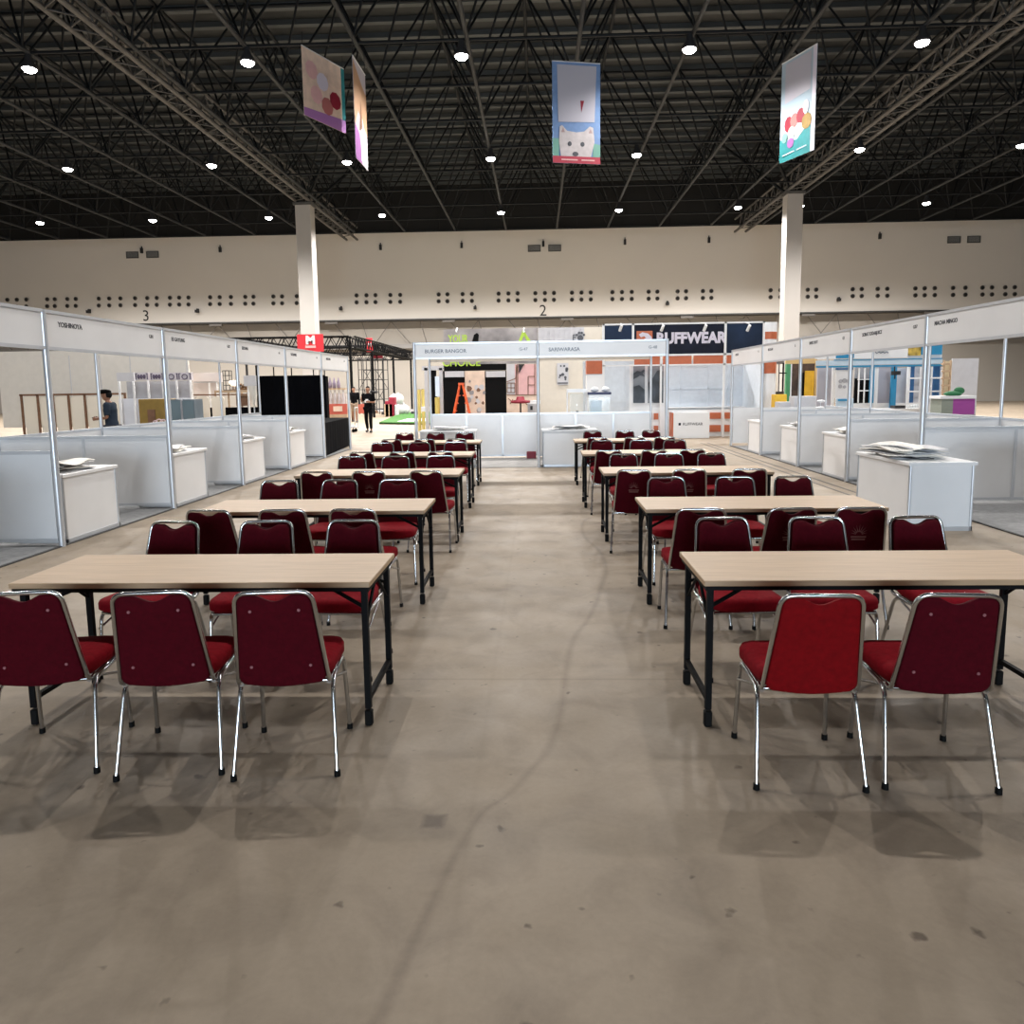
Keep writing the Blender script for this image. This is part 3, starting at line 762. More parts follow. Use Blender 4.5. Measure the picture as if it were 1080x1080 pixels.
# ------------------------------------------------------------------ orange and navy stand (right of centre)
R = thing('exhibition_stand', 'large stand with navy header, orange bands and white walls behind the right tables', 'stand', (0, 0, 0))
YF, YB = 24.0, 26.0
hd = MB(); hd.box(2.12, 2.97, YF, YF+.06, 2.63, 3.55); hd.cur = 1; hd.box(3.05, 5.86, YF, YF+.06, 2.63, 3.55); hd.cur = 0; hd.box(5.95, 7.05, YF, YF+.06, 2.63, 3.55)
hdo = hd.build('header_panel', [navy, navydk], R)
Xl, Zl = at(719, 362.5, YF)
text_obj('RUFFWEAR', .46, lav, hdo, face_cam(3.74, YF-.008, 2.97), 'lettering', .022, squeeze=.93)
lg = MB(); lg.poly([(3.12, 2.93), (3.62, 2.93), (3.62, 3.36), (3.12, 3.36)], YF-.012, YF-.002); lgo = lg.build('logo', orange, hdo)
MB().poly([(3.17, 2.98), (3.40, 2.98), (3.58, 3.06), (3.60, 3.16), (3.48, 3.28), (3.30, 3.32), (3.19, 3.25), (3.26, 3.16), (3.36, 3.20), (3.42, 3.14), (3.30, 3.08)], YF-.02, YF-.012).build('logo_mark', lav, lgo)
fr = MB()
for x in (2.08, 3.01, 5.90, 7.09): fr.box(x-.035, x+.035, YF-.02, YF+.06, 2.58 if x > 3 and x < 7 else 0, 3.6)
fr.box(2.05, 7.12, YF-.02, YF+.06, 3.55, 3.6); fr.box(2.05, 7.12, YF-.02, YF+.06, 2.57, 2.63); fr.box(2.05, 7.12, YF-.02, YF+.06, 2.27, 2.31)
for x in (3.9, 5.88): fr.box(x-.03, x+.03, YF-.02, YF+.04, 0, 2.6)
fr.build('frame', white, R)
ob = MB()
for a, b in ((3.06, 3.86), (3.96, 4.86), (4.92, 5.84), (5.96, 6.98)): ob.box(a, b, YF, YF+.05, 2.31, 2.57)
ob.build('orange_band', orange, R)
w = MB(); w.box(1.55, 7.4, YB, YB+.05, 0, 2.5); w.box(7.02, 7.06, YF, YB, 0, 2.5)
for x in (2.1, 3.02, 3.98, 4.9, 5.85, 6.5): w.box(x-.02, x+.02, YB-.03, YB, 0, 2.4)
w.box(3.9, 7.0, YB-.03, YB, 1.5, 1.54)
w.build('back_wall', mat('blue_white_panel', (.62, .68, .74), .4, var=.05), R)
lo = MB(); lo.box(4.0, 7.0, YB-.5, YB-.02, .86, .9)
lo.build('shelf', white, R)
lb = MB()
for a, b in ((3.02, 3.66), (3.72, 3.86), (5.36, 5.86), (5.98, 7.0)): lb.box(a, b, YF+.2, YF+.24, .14, .36); lb.box(a, b, YF+.2, YF+.24, .56, .76)
lb.cur = 1; lb.box(3.0, 7.0, YF+.24, YF+.28, 0, .86)
lb.build('low_front', [orange, white], R)
po = MB(); pbox(po, 668, 386, 680, 425, 24.4, .04); pbox(po, 683.5, 386, 699.5, 425, 24.4, .04); pt = po.build('poster', mat('misty_print', (.24, .27, .31), .5, var=.35, scale=1.5), R)
dk = MATS['dark_navy_print']
for pts in (((668, 400), (668, 394), (672, 391), (676, 392), (679, 389.5), (680, 391), (678, 394), (680, 397), (675, 396), (672, 398)), ((668, 425), (668, 408), (674, 406), (680, 411), (680, 425)), ((690, 425), (685, 420), (683.5, 404), (689, 398), (693, 391), (697, 390), (699.5, 392), (699.5, 425))):
    MB().poly([at(x, y, 24.39) for x, y in pts][::-1], 24.385, 24.395).build('dog_print', mat('slate_dark_print', (.05, .065, .085), .6, var=.5, scale=3), pt)
pw = MB(); pbox(pw, 664, 384, 702, 440, 24.46, .03); pw.build('side_wall', white, R)
lc = MB(); lc.box(1.55, 2.06, YF, YF+.5, 0, 2.0); lc.box(1.53, 2.08, YF, YF+.5, 2.46, 2.5); lc.cur = 1; lc.box(1.55, 2.06, YF, YF+.5, 2.04, 2.46); lc.build('side_column', [white, orange], R)
rc = MB(); rc.cyl(7.32, YF+.3, .5, 3.58, .26, n=20); rc.cur = 1; rc.cyl(7.32, YF+.3, 1.98, 2.62, .268, n=20); rc.cyl(7.32, YF+.3, 3.05, 3.28, .268, n=20); rc.cur = 2; rc.cyl(7.32, YF+.3, 0.02, .9, .268, n=20)
rc.build('round_column', [white, orange, navy], R)
for px in (655, 699, 744, 790):
    X_, Z_ = at(px, 344, YF-.25)
    s = MB(); s.tube([(X_-.12, YF, 3.58), (X_, YF-.25, Z_+.08), (X_+.02, YF-.27, Z_)], .014, 6); s.tube([(X_+.02, YF-.27, Z_+.03), (X_-.03, YF-.16, Z_-.14)], .045, 10)
    s.build('arm_spotlight', white, R)
ct = thing('display_counter', 'white counter with a small dark logo in front of the orange and navy stand', 'counter', (4.77, 23.7, 0))
MB().cbox(-.56, .56, -.25, .25, 0, .8, .006).build('body', white, ct)
MB().box(-.6, -.56, -.25, .25, 0, .8).build('side_panel', orange, ct)
text_obj('RUFFWEAR', .125, navydk, ct, face_cam(-.27, -.253, .40), 'lettering', .0, squeeze=.98)
m = MB(); m.box(-.40, -.33, -.256, -.251, .40, .48); m.build('logo', navydk, ct)
# food equipment behind the right middle booth
st = thing('back_table', 'white table right behind the half wall of the right middle booth', 'table', (1.1, 18.15, 0))
MB().cbox(-1.0, 1.0, -.35, .35, .93, .96, .005).build('tabletop', white, st)
for a in (-.95, .95):
    for b in (-.3, .3): MB().cyl(a, b, 0, .93, .02, n=8).build('leg', alu, st)
ds = thing('drink_dispenser', 'clear drink dispenser cabinet standing left of the navy-lidded one', 'dispenser', (.93, 18.1, .96))
MB().box(-.24, .24, -.2, .2, 0, .06).build('base', alu, ds)
g = MB(); g.lathe([(.17, .06), (.18, .1), (.18, .5), (.16, .54)], n=20); g.build('tank', glassm, ds)
f = MB()
for a in (-.23, .23):
    for b in (-.19, .19): f.cyl(a, b, .06, .58, .012, n=6)
f.box(-.24, .24, -.2, .2, .56, .64); f.build('frame', white, ds)
MB().cyl(0, -.19, .06, .12, .03).build('tap', housing, ds)
dd = thing('display_cooler', 'small glass cooler with a long navy lid beside the clear dispenser', 'cooler', (1.46, 18.1, .96))
MB().cbox(-.28, .28, -.22, .22, .50, .56, .01).build('lid', mat('navy_lid', (.01, .012, .07), .4), dd)
MB().box(-.26, .26, -.2, .2, .0, .05).box(-.26, .26, -.2, .2, .43, .50).build('base', white, dd)
MB().box(-.25, .25, -.19, .19, .05, .43).build('glass', glassm, dd)
MB().box(-.2, .06, -.12, .12, .055, .36).build('inner_tank', paleb, dd)
for x in (-.10, .16): tag(MB().lathe([(.02, 0), (.09, .02), (.10, .07), (.06, .11), (.02, .13)], n=14).build('white_bowl', white, None, (1.46+x, 18.1, 1.52)), 'round white bowl on the navy lid, %s one' % ('left' if x < 0 else 'right'), 'bowl')
# ------------------------------------------------------------------ stands straight ahead, behind the middle booths
Y = 28.0
D = thing('display_stand', 'black stand with a dark banner header seen through the left middle booth', 'stand')
pb('header_banner', photo_grey, 468, 346.5, 567, 384, Y, .06, D)
pb('dark_strip', mat('black_panel', (.003, .003, .003), .6, spec=.1), 468, 384, 534, 391, Y, .06, D)
bp = MB(); pbox(bp, 468, 391, 491, 475, Y, .06); pbox(bp, 512, 391, 534.5, 475, Y, .06); bp.build('black_panel', MATS['black_panel'], D)
for x0, x1 in ((469, 489.5), (512.5, 533)): pb('sign_board', greyl, x0, 391.5, x1, 397.8, Y-.03, .03, D)
pp = pb('dog_print', peach, 491, 391, 512, 475, Y-.01, .06, D)
bl = MB()
rnd = random.Random(5)
for k in range(16):
    px, py = rnd.uniform(492, 511), rnd.uniform(395, 434); a, b = at(px, py, Y-.012); r = rnd.uniform(.05, .12)
    bl._add([(a+r*math.cos(q*PI/4)*rnd.uniform(.6, 1), Y-.013-.0006*k, b+r*math.sin(q*PI/4)*rnd.uniform(.6, 1.3)) for q in range(8)], [tuple(range(8))], False)
    bl.mi[-1] = k % 3
bl.build('print_shapes', [greyl, brown, photo_grey], pp)
a, b = at(473, 361.5, Y)
text_obj('YOUR', .40, lime, D, face_cam(a, Y-.006, b), 'lettering', .010, squeeze=.66)
a, b = at(466.5, 386.3, Y); text_obj('CHOICE', .42, lime, D, face_cam(a, Y-.006, b), 'lettering', .006, squeeze=.92)
def shape(pts, m, Yd, th, nm, parent):
    return MB().poly([at(x, y, Yd) for x, y in pts][::-1], Yd, Yd+th).build(nm, m, parent)
shape([(498, 360), (500, 353), (503, 351), (505, 353), (504.5, 360)], MATS['black_panel'], Y-.01, .01, 'bird_print', D)
shape([(547, 360), (551, 349), (552.5, 347), (554, 351), (560, 360), (556, 360), (552.5, 354), (550, 360)], lime, Y-.01, .01, 'shoe_print', D)
for px in (481.5, 552.5):
    a, b = at(px, 347.5, Y-.2); MB().tube([(a, Y, b+.05), (a, Y-.2, b), (a, Y-.22, b-.1)], .03, 8).build('arm_spotlight', white, D)
L_ = thing('step_ladder', 'orange step ladder standing open in front of the black stand', 'ladder', (0, 0, 0))
tx, tz = at(486.5, 405, 27); lx = at(480, 434, 27)[0]; rx = at(494, 434, 27)[0]; zb = at(480, 434, 27)[1]
k = tz/(tz-zb); lx = tx+(lx-tx)*k; rx = tx+(rx-tx)*k
for yy in (26.85, 27.2):
    for s, fx in ((-1, lx), (1, rx)):
        MB().tube([(tx+s*.05, yy+.1 if yy < 27 else yy-.1, tz), (fx, yy, .0)], .04, 6).build('rail', ladder_m, L_)
st = MB()
for q in range(1, 6):
    t = q/6.5; st.box(lx+(tx-lx)*t-.03, lx+(tx-lx)*t+.05, 26.86+.05*t, 27.18-.05*t, tz*t-.02, tz*t+.02); st.box(rx+(tx-rx)*t-.05, rx+(tx-rx)*t+.03, 26.86+.05*t, 27.18-.05*t, tz*t-.02, tz*t+.02)
st.build('step', ladder_m, L_); MB().box(tx-.1, tx+.1, 26.9, 27.15, tz-.03, tz+.04).build('top_cap', ladder_m, L_)
# pink house-shaped print stand
P_ = thing('display_wall', 'pink and peach printed wall with drawn house outlines, right of the black stand', 'display wall')
pb('pink_panel', pink, 543, 384, 566, 416, Y, .06, P_); pb('peach_panel', peach, 534.5, 416, 566, 475, Y, .06, P_); pb('grey_panel', greyl, 534.5, 384, 543, 416, Y, .06, P_)
ln = MB()
def seg(x0, y0, x1, y1, w=.03):
    a = Vector((at(x0, y0, Y)[0], 0, at(x0, y0, Y)[1])); b = Vector((at(x1, y1, Y)[0], 0, at(x1, y1, Y)[1])); d = (b-a).normalized(); n = Vector((-d.z, 0, d.x))*w/2
    ln._add([(p.x, Y-.012+o, p.z) for o in (0, .012) for p in (a-n, b-n, b+n, a+n)], [(0, 1, 2, 3), (7, 6, 5, 4), (0, 4, 5, 1), (1, 5, 6, 2), (2, 6, 7, 3), (3, 7, 4, 0)], False)
for s in ((534, 403, 544, 399), (544, 399, 546, 384), (544.5, 385, 544.5, 416), (547, 392, 553, 384), (546, 384, 546, 416), (535, 404, 543, 404), (535, 404, 535, 414), (543, 404, 543, 414), (535, 414, 543, 414), (539, 404, 539, 414), (535, 409, 543, 409),
          (557, 397, 557, 416), (557, 397, 564, 397), (557, 406, 564, 406), (564, 384, 564, 416), (534.5, 416.5, 566, 416.5), (536, 420, 540, 424), (541, 421, 538, 426), (552, 422, 556, 427)): seg(*s)
ln.build('outline_print', brown, P_)
shape([(547, 384), (553, 384), (549, 391), (547.5, 394)], housing, Y-.02, .02, 'roof_print', P_)
bs = thing('bar_stool', 'dark red round bar table standing before the pink printed wall', 'stool', (at(549, 430, 26.5)[0], 26.5, 0))
MB().lathe([(.10, 0), (.32, .01), (.32, .04), (.05, .06)], n=16).build('base', housing, bs); MB().cyl(0, 0, .05, 1.08, .03).build('column', housing, bs)
MB().lathe([(.10, 1.08), (.34, 1.10), (.34, 1.18), (.16, 1.2), (.13, 1.32), (.05, 1.33)], n=18).build('seat', darkred, bs)
kt = thing('side_counter', 'white and dark small counter beside the dark red bar table', 'counter', (at(563, 430, 27)[0], 27, 0))
MB().box(-.22, .22, -.2, .2, 0, 1.05).build('body', greyl, kt); MB().box(-.24, .24, -.22, .22, 1.05, 1.17).build('top', white, kt); MB().box(-.12, -.04, -.23, -.2, .84, .98).build('socket', housing, kt)
# beige wall with poster and corrugated paw sign
F_ = thing('paw_sign_wall', 'beige wall topped by a corrugated white sign with a paw print', 'display wall')
pb('wall_panel', mat('beige_panel', (.66, .61, .53), .6, var=.03), 567, 360, 618, 475, Y, .06, F_)
sg = MB(); X0, X1, Z0, Z1 = pbox(sg, 567.5, 345.5, 616, 362, Y-.02, .04)
q = X0+.05
while q < X1-.1: sg.box(q, q+.09, Y-.045, Y-.02, Z0, Z1); q += .19
so = sg.build('sign_board', greyl, F_)
a, b = at(603.5, 359.5, Y); text_obj('F', .30, inkm, so, face_cam(a, Y-.06, b+.02), 'lettering', .004)
a, b = at(612, 354.5, Y); pw = MB()
for dx, dz, r in ((0, -.07, .11), (-.13, .04, .045), (-.05, .11, .048), (.05, .11, .048), (.13, .04, .045)): pw.tube([(a+dx, Y-.058, b+dz), (a+dx, Y-.048, b+dz)], r, 12)
pw.build('paw_print', inkm, so)
pb('wall_panel', MATS['beige_panel'], 616, 345, 635, 362, Y, .05, F_)
ps = thing('wall_poster', 'tall grey poster with small dark figures on the beige wall', 'poster', (0, 0, 0))
pb('sheet', greyl, 587.5, 383, 599.5, 406, Y-.04, .02, ps)
bl = MB()
for x, y, r in ((591.5, 386, .035), (595, 386, .04), (597.8, 389, .06), (597.5, 391, .05), (591, 396, .05), (593.5, 395, .06), (590, 398, .03), (596.3, 398, .05), (596.4, 400, .04)):
    a, b = at(x, y, Y-.04); bl.tube([(a, Y-.05, b), (a, Y-.04, b)], r, 8)
bl.build('figure_print', inkm, ps); pb('caption_bar', inkm, 588.3, 403.3, 599, 404.7, Y-.05, .01, ps)
# pale gate frame with yellow rolls, left of the black stand
Gt = thing('entrance_frame', 'pale blue-grey post frame between the green turf and the black stand', 'frame')
for x0, x1 in ((448.5, 452), (464, 467.5)): pb('upright', greyl, x0, 388, x1, 476, 27.5, .12, Gt)
pb('lintel', greyl, 445, 386, 467.5, 390.5, 27.5, .14, Gt); pb('black_panel', MATS['black_panel'], 453.5, 390.5, 461, 476, 27.6, .05, Gt)
pb('glass_tube', alu, 459, 397, 463.5, 418, 27.4, .06, Gt)
for i, (x0, x1, y0, yy) in enumerate(((440, 443.5, 411, 29), (444, 447.5, 410.5, 29), (458.6, 463.8, 419, 27.2))):
    a, b = at((x0+x1)/2, y0, yy); r = (x1-x0)/786*yy/2
    rr = thing('yellow_roll', ('left yellow upright roll of the pair by the turf', 'right yellow upright roll of the pair by the turf', 'yellow upright roll before the black panel of the frame')[i], 'roll', (a, yy, 0))
    MB().cyl(0, 0, 0, b, r, n=14).build('roll', mat('pale_yellow_roll', (.62, .50, .14), .6), rr); MB().cyl(0, 0, b, b+.01, r*.4, n=10).build('core', housing, rr)
tag(pb('white_case', white, 444, 429, 452, 434, 28.4, .3), 'low white case next to the yellow rolls', 'case')
# ------------------------------------------------------------------ green turf and clutter
c = [atz(400, 447.5, 0), atz(452, 448.2, 0), (atz(452, 448.2, 0)[0]+1.5, atz(452, 448.2, 0)[1]), (atz(452, 437, 0)[0]+1.5, atz(452, 437, 0)[1]), atz(430, 436.5, 0), atz(419, 439, 0)]
t = thing('turf_platform', 'bright green turf platform on the floor behind the tables', 'turf')
MB().prism(c, .0, .06).build('base', blackmetal, t); MB().prism([(x, y+.0) for x, y in c], .06, .10).build('grass', turf, t)
c = [atz(x, y, .1) for x, y in ((419, 444.7), (452, 444.2), (452, 441.2), (430, 441.8))]
MB().prism(c, .10, .11).build('white_path', white, t)
def crate(nm, m, x0, y0, x1, y1, Yd, lab, cat, d=.5):
    t = MB(); X0, X1, Z0, Z1 = pbox(t, x0, y0, x1, y1, Yd, d)
    t = MB(); t.cbox(X0, X1, Yd, Yd+d, .002, Z1-max(0, Z0) if Z0 < .3 else Z1, .02)
    return tag(t.build(nm, m), lab, cat)
Yc = 44
for nm, m, r_, lab, cat in (('carton', tan, (405, 426, 414, 432), 'brown carton left of the clutter under the truss', 'box'), ('carton', greyl, (415, 427, 419, 431), 'small grey carton in the clutter under the truss', 'box'),
        ('red_crate', darkred, (406, 423, 410, 430), 'small dark red crate in the clutter', 'crate'), ('red_crate', darkred, (410, 419, 416.5, 428), 'larger dark red crate in the clutter', 'crate')):
    crate(nm, m, *r_, Yc, lab, cat)
for i, (px, py, r) in enumerate(((413, .98, .34), (417.5, 1.0, .36), (411.5, .36, .42), (417, .36, .46), (422, .34, .42))):
    a, b = at(px, 420, 45.2); mb = MB(); mb.ball((0, 0, 0), r, r*.9, py if py < .5 else r, 12, 8); mb.cyl(0, 0, r*.6, r*1.15, r*.25, r*.12, 8)
    z_ = py
    mb.build('plastic_bag', mat('white_plastic_bag', (.50, .49, .51), .5, bump=.6, scale=4), None, (a, 45.2+(.25*i if i > 1 else .75), z_))
    o = bpy.data.objects['plastic_bag' if i == 0 else 'plastic_bag.%03d' % i]; tag(o, 'stuffed white plastic bag in the heap behind the red crates, %s from the left' % names[i], 'bag')
rnd = random.Random(3)
for k in range(9):
    px = 395+k*6.2; X_, Yy = atz(px, 437-rnd.uniform(0, 5)+(.2*k), 0); s = rnd.uniform(.12, .3)
    m = [brown, greyc, housing, whitep, tan][k % 5]
    tag(MB().cbox(-s, s, -s*.7, s*.7, 0, s*rnd.uniform(.5, 1.2), .01).build('tool_case', m, None, (X_, Yy, .0)), '%s small case on the floor behind the turf, %s from the left' % (['brown', 'grey', 'black', 'white', 'tan'][k % 5], names[k]), 'case')
# trolley
X_, Yy = atz(371, 455, 0)
t = thing('platform_trolley', 'flat hand trolley with an upright handle next to the walking man', 'trolley', (X_-.15, 28.9, 0))
MB().cbox(-.45, .45, -.28, .28, .17, .21, .01).build('deck', greyc, t)
MB().tube(fillet([(.43, -.25, .2), (.47, -.25, .95), (.47, .25, .95), (.43, .25, .2)], .08), .015, 6).build('handle', alu, t)
for a in (-.36, .36):
    for b in (-.2, .2): MB().tube([(a, b-.02, .065), (a, b+.02, .065)], .065, 12).tube([(a, b, .07), (a, b, .17)], .015, 6).build('wheel', rubber, t)
# ------------------------------------------------------------------ black box truss ring with red signs
T = thing('box_truss_ring', 'large black box truss ring on thin posts behind the left booths', 'truss')
def box_truss(nm, p0, p1, w=.5, h=.55, z=3.75):
    p0 = Vector(p0); p1 = Vector(p1); d = (p1-p0); Ln = d.length; d.normalize(); n = Vector((-d.y, d.x, 0))*w/2
    m = MB()
    for s in (-1, 1):
        for zz in (0, h): m.tube([p0+n*s+Vector((0, 0, z+zz)), p1+n*s+Vector((0, 0, z+zz))], .045, 6)
    q = 0; st = .6
    while q < Ln-.1:
        e = min(q+st, Ln)
        for s in (-1, 1): m.tube([p0+n*s+d*q+Vector((0, 0, z)), p0+n*s+d*(q+e)/2+Vector((0, 0, z+h))], .03, 5); m.tube([p0+n*s+d*(q+e)/2+Vector((0, 0, z+h)), p0+n*s+d*e+Vector((0, 0, z))], .02, 5)
        m.tube([p0-n+d*q+Vector((0, 0, z+h)), p0+n+d*e+Vector((0, 0, z+h))], .02, 5); m.tube([p0+n+d*q+Vector((0, 0, z)), p0-n+d*e+Vector((0, 0, z))], .02, 5)
        q += st
    m.build(nm, blackmetal, T)
XA = -9.5
box_truss('front_truss', (-21, 38, 0), (XA, 38, 0)); box_truss('side_truss', (XA, 38, 0), (XA+.1, 55.5, 0)); box_truss('rear_truss', (-21, 55.5, 0), (XA+.1, 55.5, 0)); box_truss('side_truss', (-21, 38, 0), (-21, 55.5, 0))
box_truss('cross_truss', (-15.3, 38, 0), (-15.3, 55.5, 0)); box_truss('cross_truss', (-21, 46.5, 0), (XA, 46.5, 0))
for x, y in ((XA, 38), (XA, 43), (XA+.05, 49), (XA+.1, 55.5), (-21, 38), (-21, 55.5)): MB().box(x-.06, x+.06, y-.06, y+.06, 0, 3.8).build('post', blackmetal, T)
s = thing('hanging_sign', 'red square sign with a white letter on the front of the black truss', 'sign'); pb('panel', redsign, 313.5, 352.5, 341, 371, 37.6, .05, s)
a, b = at(327.5, 362.2, 37.6); text_obj('M', .56, white, s, face_cam(a, 37.59, b-.02), 'lettering', .03, 'CENTER', 1.1); m = MB(); pbox(m, 322, 364.5, 333, 367, 37.59, .01); m.build('small_lettering', pink, s)
s = thing('hanging_sign', 'narrow red sign on the side of the black truss, seen almost edge-on', 'sign'); pb('front_panel', redsign, 386.2, 356.5, 392.8, 371, 42.1, .06, s)
a, b = at(389.6, 363.5, 42.1); text_obj('M', .28, white, s, face_cam(a, 42.09, b-.1), 'lettering', .01, 'CENTER')
s = thing('hanging_sign', 'dark red sign lower down behind the narrow red one', 'sign'); pb('panel', darkred, 393.5, 371.5, 403.5, 378, 47, .06, s); MB().tube([(at(398, 371, 47)[0], 47, 3.3), (at(398, 371, 47)[0], 46.6, 3.9)], .03, 6).build('hanger', blackmetal, s)
s = thing('hanging_sign', 'small red strip sign seen through the left booths', 'sign'); pb('panel', redsign, 251.5, 376, 265, 380.5, 30, .05, s); a, b = at(259.5, 380, 30); MB().cyl(a, 30.02, 0, b+.1, .05, n=8).build('post', housing, s)
# scaffold tower
sc = thing('scaffold_tower', 'slim dark scaffold tower standing behind the two walking men', 'scaffold')
Ys = 49; xl, zt = at(377.5, 378, Ys); xr = at(404, 378, Ys)[0]
f = MB(); 
for x in (xl, xl+.22, (xl+xr)/2, xr-.35, xr):
    for y in (Ys, Ys+1.4): f.cyl(x, y, 0, zt, .03, n=6)
f.build('upright', housing, sc); f = MB()
for z in (.3, .95, 1.6, 2.25, 2.9, zt):
    for y in (Ys, Ys+1.4): f.tube([(xl-.5 if z in (1.6, zt) else xl, y, z), (xr, y, z)], .022, 6)
f.build('ledger', housing, sc); f = MB()
for a, b in ((xl, (xl+xr)/2), ((xl+xr)/2, xr)):
    for z in (.3, 1.6): f.tube([(a, Ys, z), (b, Ys, z+1.3)], .02, 5); f.tube([(b, Ys+1.4, z), (a, Ys+1.4, z+1.3)], .02, 5)
f.build('brace', housing, sc)
# red and white barrier with slats and bottle shapes near it
bb = thing('bottle_display', 'pale slatted display with four mauve bottle shapes behind the last left booth', 'display')
Yb = 30
pb('shelf', tan, 337, 409.5, 364.5, 411, Yb, .2, bb); 
for x in (339, 343.5, 348, 352.5, 357, 361.5): pb('slat', greyl, x, 411, x+1.3, 426, Yb+.05, .04, bb)
pb('backboard', mat('pale_backboard', (.68, .64, .62), .6), 336, 415, 366, 445, Yb+.2, .04, bb)
for x in (344, 348.3, 352.6, 357.2):
    a, b = at(x, 409.5, Yb+.1); MB().lathe([(.05, 0), (.075, .02), (.075, .2), (.03, .34), (.02, .42)], a, Yb+.1, 10).build('bottle_shape', purple, bb, (0, 0, b))
br = thing('barrier_board', 'low red board with pale emblem behind the last left booth', 'board'); pb('panel', mat('faded_red_panel', (.50, .10, .07), .6), 345, 426, 366, 437, 29.6, .05, br); pb('emblem', peach, 351.5, 428.5, 361, 434, 29.58, .02, br)
pb('plinth', tan, 345, 437, 366, 445, 29.55, .2, br)
s = tag(pb('low_barrier', mat('faded_red_panel', (.50, .10, .07), .6), 378, 426, 384, 436, 38.5, .06), 'low red panel between the two walking men', 'panel')
# ------------------------------------------------------------------ left background
Y = 24
Cw = thing('container_wall', 'tall plain cream partition wall behind the left booths', 'wall'); 
pb('wall_panel', mat('cream_partition', (.66, .63, .58), .6, var=.03), 0, 369.5, 200, 450, Y+.6, .1, Cw)
m = MB()
for px in (72, 104, 136, 168, 196):
    a, b = at(px, 371, Y+.58); m.box(a-.012, a+.012, Y+.58, Y+.6, 0, 2.9)
m.build('joint', greyl, Cw)
fl = MB(); a, b = at(127, 370, Y); fl.box(a-.2, a+.25, Y+.45, Y+.8, 2.0+at(127, 369.5, Y+.6)[1]-2.0+.005, b+.25); tag(fl.build('black_speaker', housing), 'black box on top of the cream partition wall', 'speaker'); 
for i, px in enumerate((107, 118, 141, 153)):
    a, b = at(px, 371, Y+.5); q = thing('clip_spotlight', 'small lit white spotlight clipped on the cream partition, %s from the left' % names[i], 'spotlight', (a, Y+.5, at(px, 372.5, Y+.5)[1]))
    MB().tube([(0, .1, 0), (0, 0, .08)], .012, 6).build('arm', white, q); MB().ball((0, -.02, .09), .05, .07, .04).build('head', mat('spot_glow', (1, 1, 1), .4, emit=(1, .98, .95), es=6), q)
fc = thing('picket_fence', 'cream fence panels between thin brown posts behind the left booths', 'fence')
m = MB(); pbox(m, 20, 415, 132, 417, Y, .05); pbox(m, 204, 415.5, 272, 417, Y, .05); m.build('top_rail', brown, fc)
for px in (24, 41, 57, 73.5, 90.5, 106.5, 133):
    m = MB(); pbox(m, px-.8, 416, px+1.1, 470, Y, .05); m.build('post', brown, fc)
for a_, b_ in ((24, 41), (41, 57), (57, 73.5), (73.5, 90.5), (90.5, 106.5), (106.5, 133), (205, 222), (222, 238)):
    x0, x1 = at(a_+1.4, 430, Y)[0], at(b_-1.2, 430, Y)[0]; zt = at(a_, 418, Y)[1]; r = .12
    MB().poly([(x0, .02), (x1, .02), (x1, zt-r)]+[(x1-r+r*math.cos(t*PI/8), zt-r+r*math.sin(t*PI/8)) for t in range(1, 4)]+[(x0+r-r*math.sin(t*PI/8), zt-r+r*math.cos(t*PI/8)) for t in range(1, 4)]+[(x0, zt-r)], Y+.02, Y+.05).build('panel', mat('warm_cream_panel', (.74, .68, .58), .6), fc)
cb_ = thing('sign_shelving', 'pale shelving stand with four bracketed sign boxes on top', 'shelving')
pb('side_panel', greyl, 123, 393, 141, 402, 22, .1, cb_); pb('grey_bay', greyc, 134, 402, 202, 421, 22.5, .05, cb_); pb('lower_panel', mat('bluish_white', (.66, .68, .74), .5), 127, 420, 203, 470, 22.4, .05, cb_)
for i, x0 in enumerate((142, 158, 173.5, 187.5)):
    so = pb('sign_box', mat('mauve_white', (.62, .58, .62), .5), x0, 393, x0+14.2, 401, 21.9, .12, cb_)
    mm = MB(); pbox(mm, x0+.8, 394, x0+1.6, 400.2, 21.88, .02); pbox(mm, x0+12.6, 394, x0+13.4, 400.2, 21.88, .02); pbox(mm, x0+.8, 393.6, x0+2.6, 394.4, 21.88, .02); pbox(mm, x0+11.6, 393.6, x0+13.4, 394.4, 21.88, .02)
    a, b = at(x0+7.1, 397.3, 21.88)
    if i < 2:
        for dx in (-.085, 0, .085): mm.ball((a+dx, 21.88, b), .045, .01, .07, 8, 5)
    else: mm.tube([(a+.08*math.cos(q*PI/5), 21.88, b+.075*math.sin(q*PI/5)) for q in range(10)], .015, 5, True)
    mm.build('emblem', mat('dusky_purple', (.10, .08, .13), .6), so)
for x0 in (126, 141, 156.5, 172, 186.5, 201): pb('upright', white, x0, 401, x0+1.6, 450, 22.2, .05, cb_)
# mustard display cabinet and glass cooler just behind the left half walls
a0, b0 = at(145.5, 421, 17.3); a1, b1 = at(175, 450, 17.3)
mc = thing('mustard_cabinet', 'mustard yellow cabinet behind the second left booth', 'cabinet')
MB().cbox(a0, a1, 17.3, 17.9, 0, b0, .01).build('body', mustard, mc); pb('slot', brown, 156, 432, 164, 452, 17.28, .03, mc)
kn = thing('ribbon_ornament', 'small pink and white curly ornament at the foot of the mustard cabinet', 'ornament'); a, b = at(168, 446, 16.6)
m = MB(); 
for k, (dx, r) in enumerate(((0, .08), (.09, .07), (-.09, .05))): m.tube([(a+dx+r*math.cos(q*PI/6), 16.6, b+r*math.sin(q*PI/6)) for q in range(12)], .016, 6, True)
m.build('ribbon', mat('pink_ribbon', (.75, .55, .56), .5), kn); MB().cyl(a, 16.65, 0, b-.05, .012, n=6).build('stem', alu, kn)
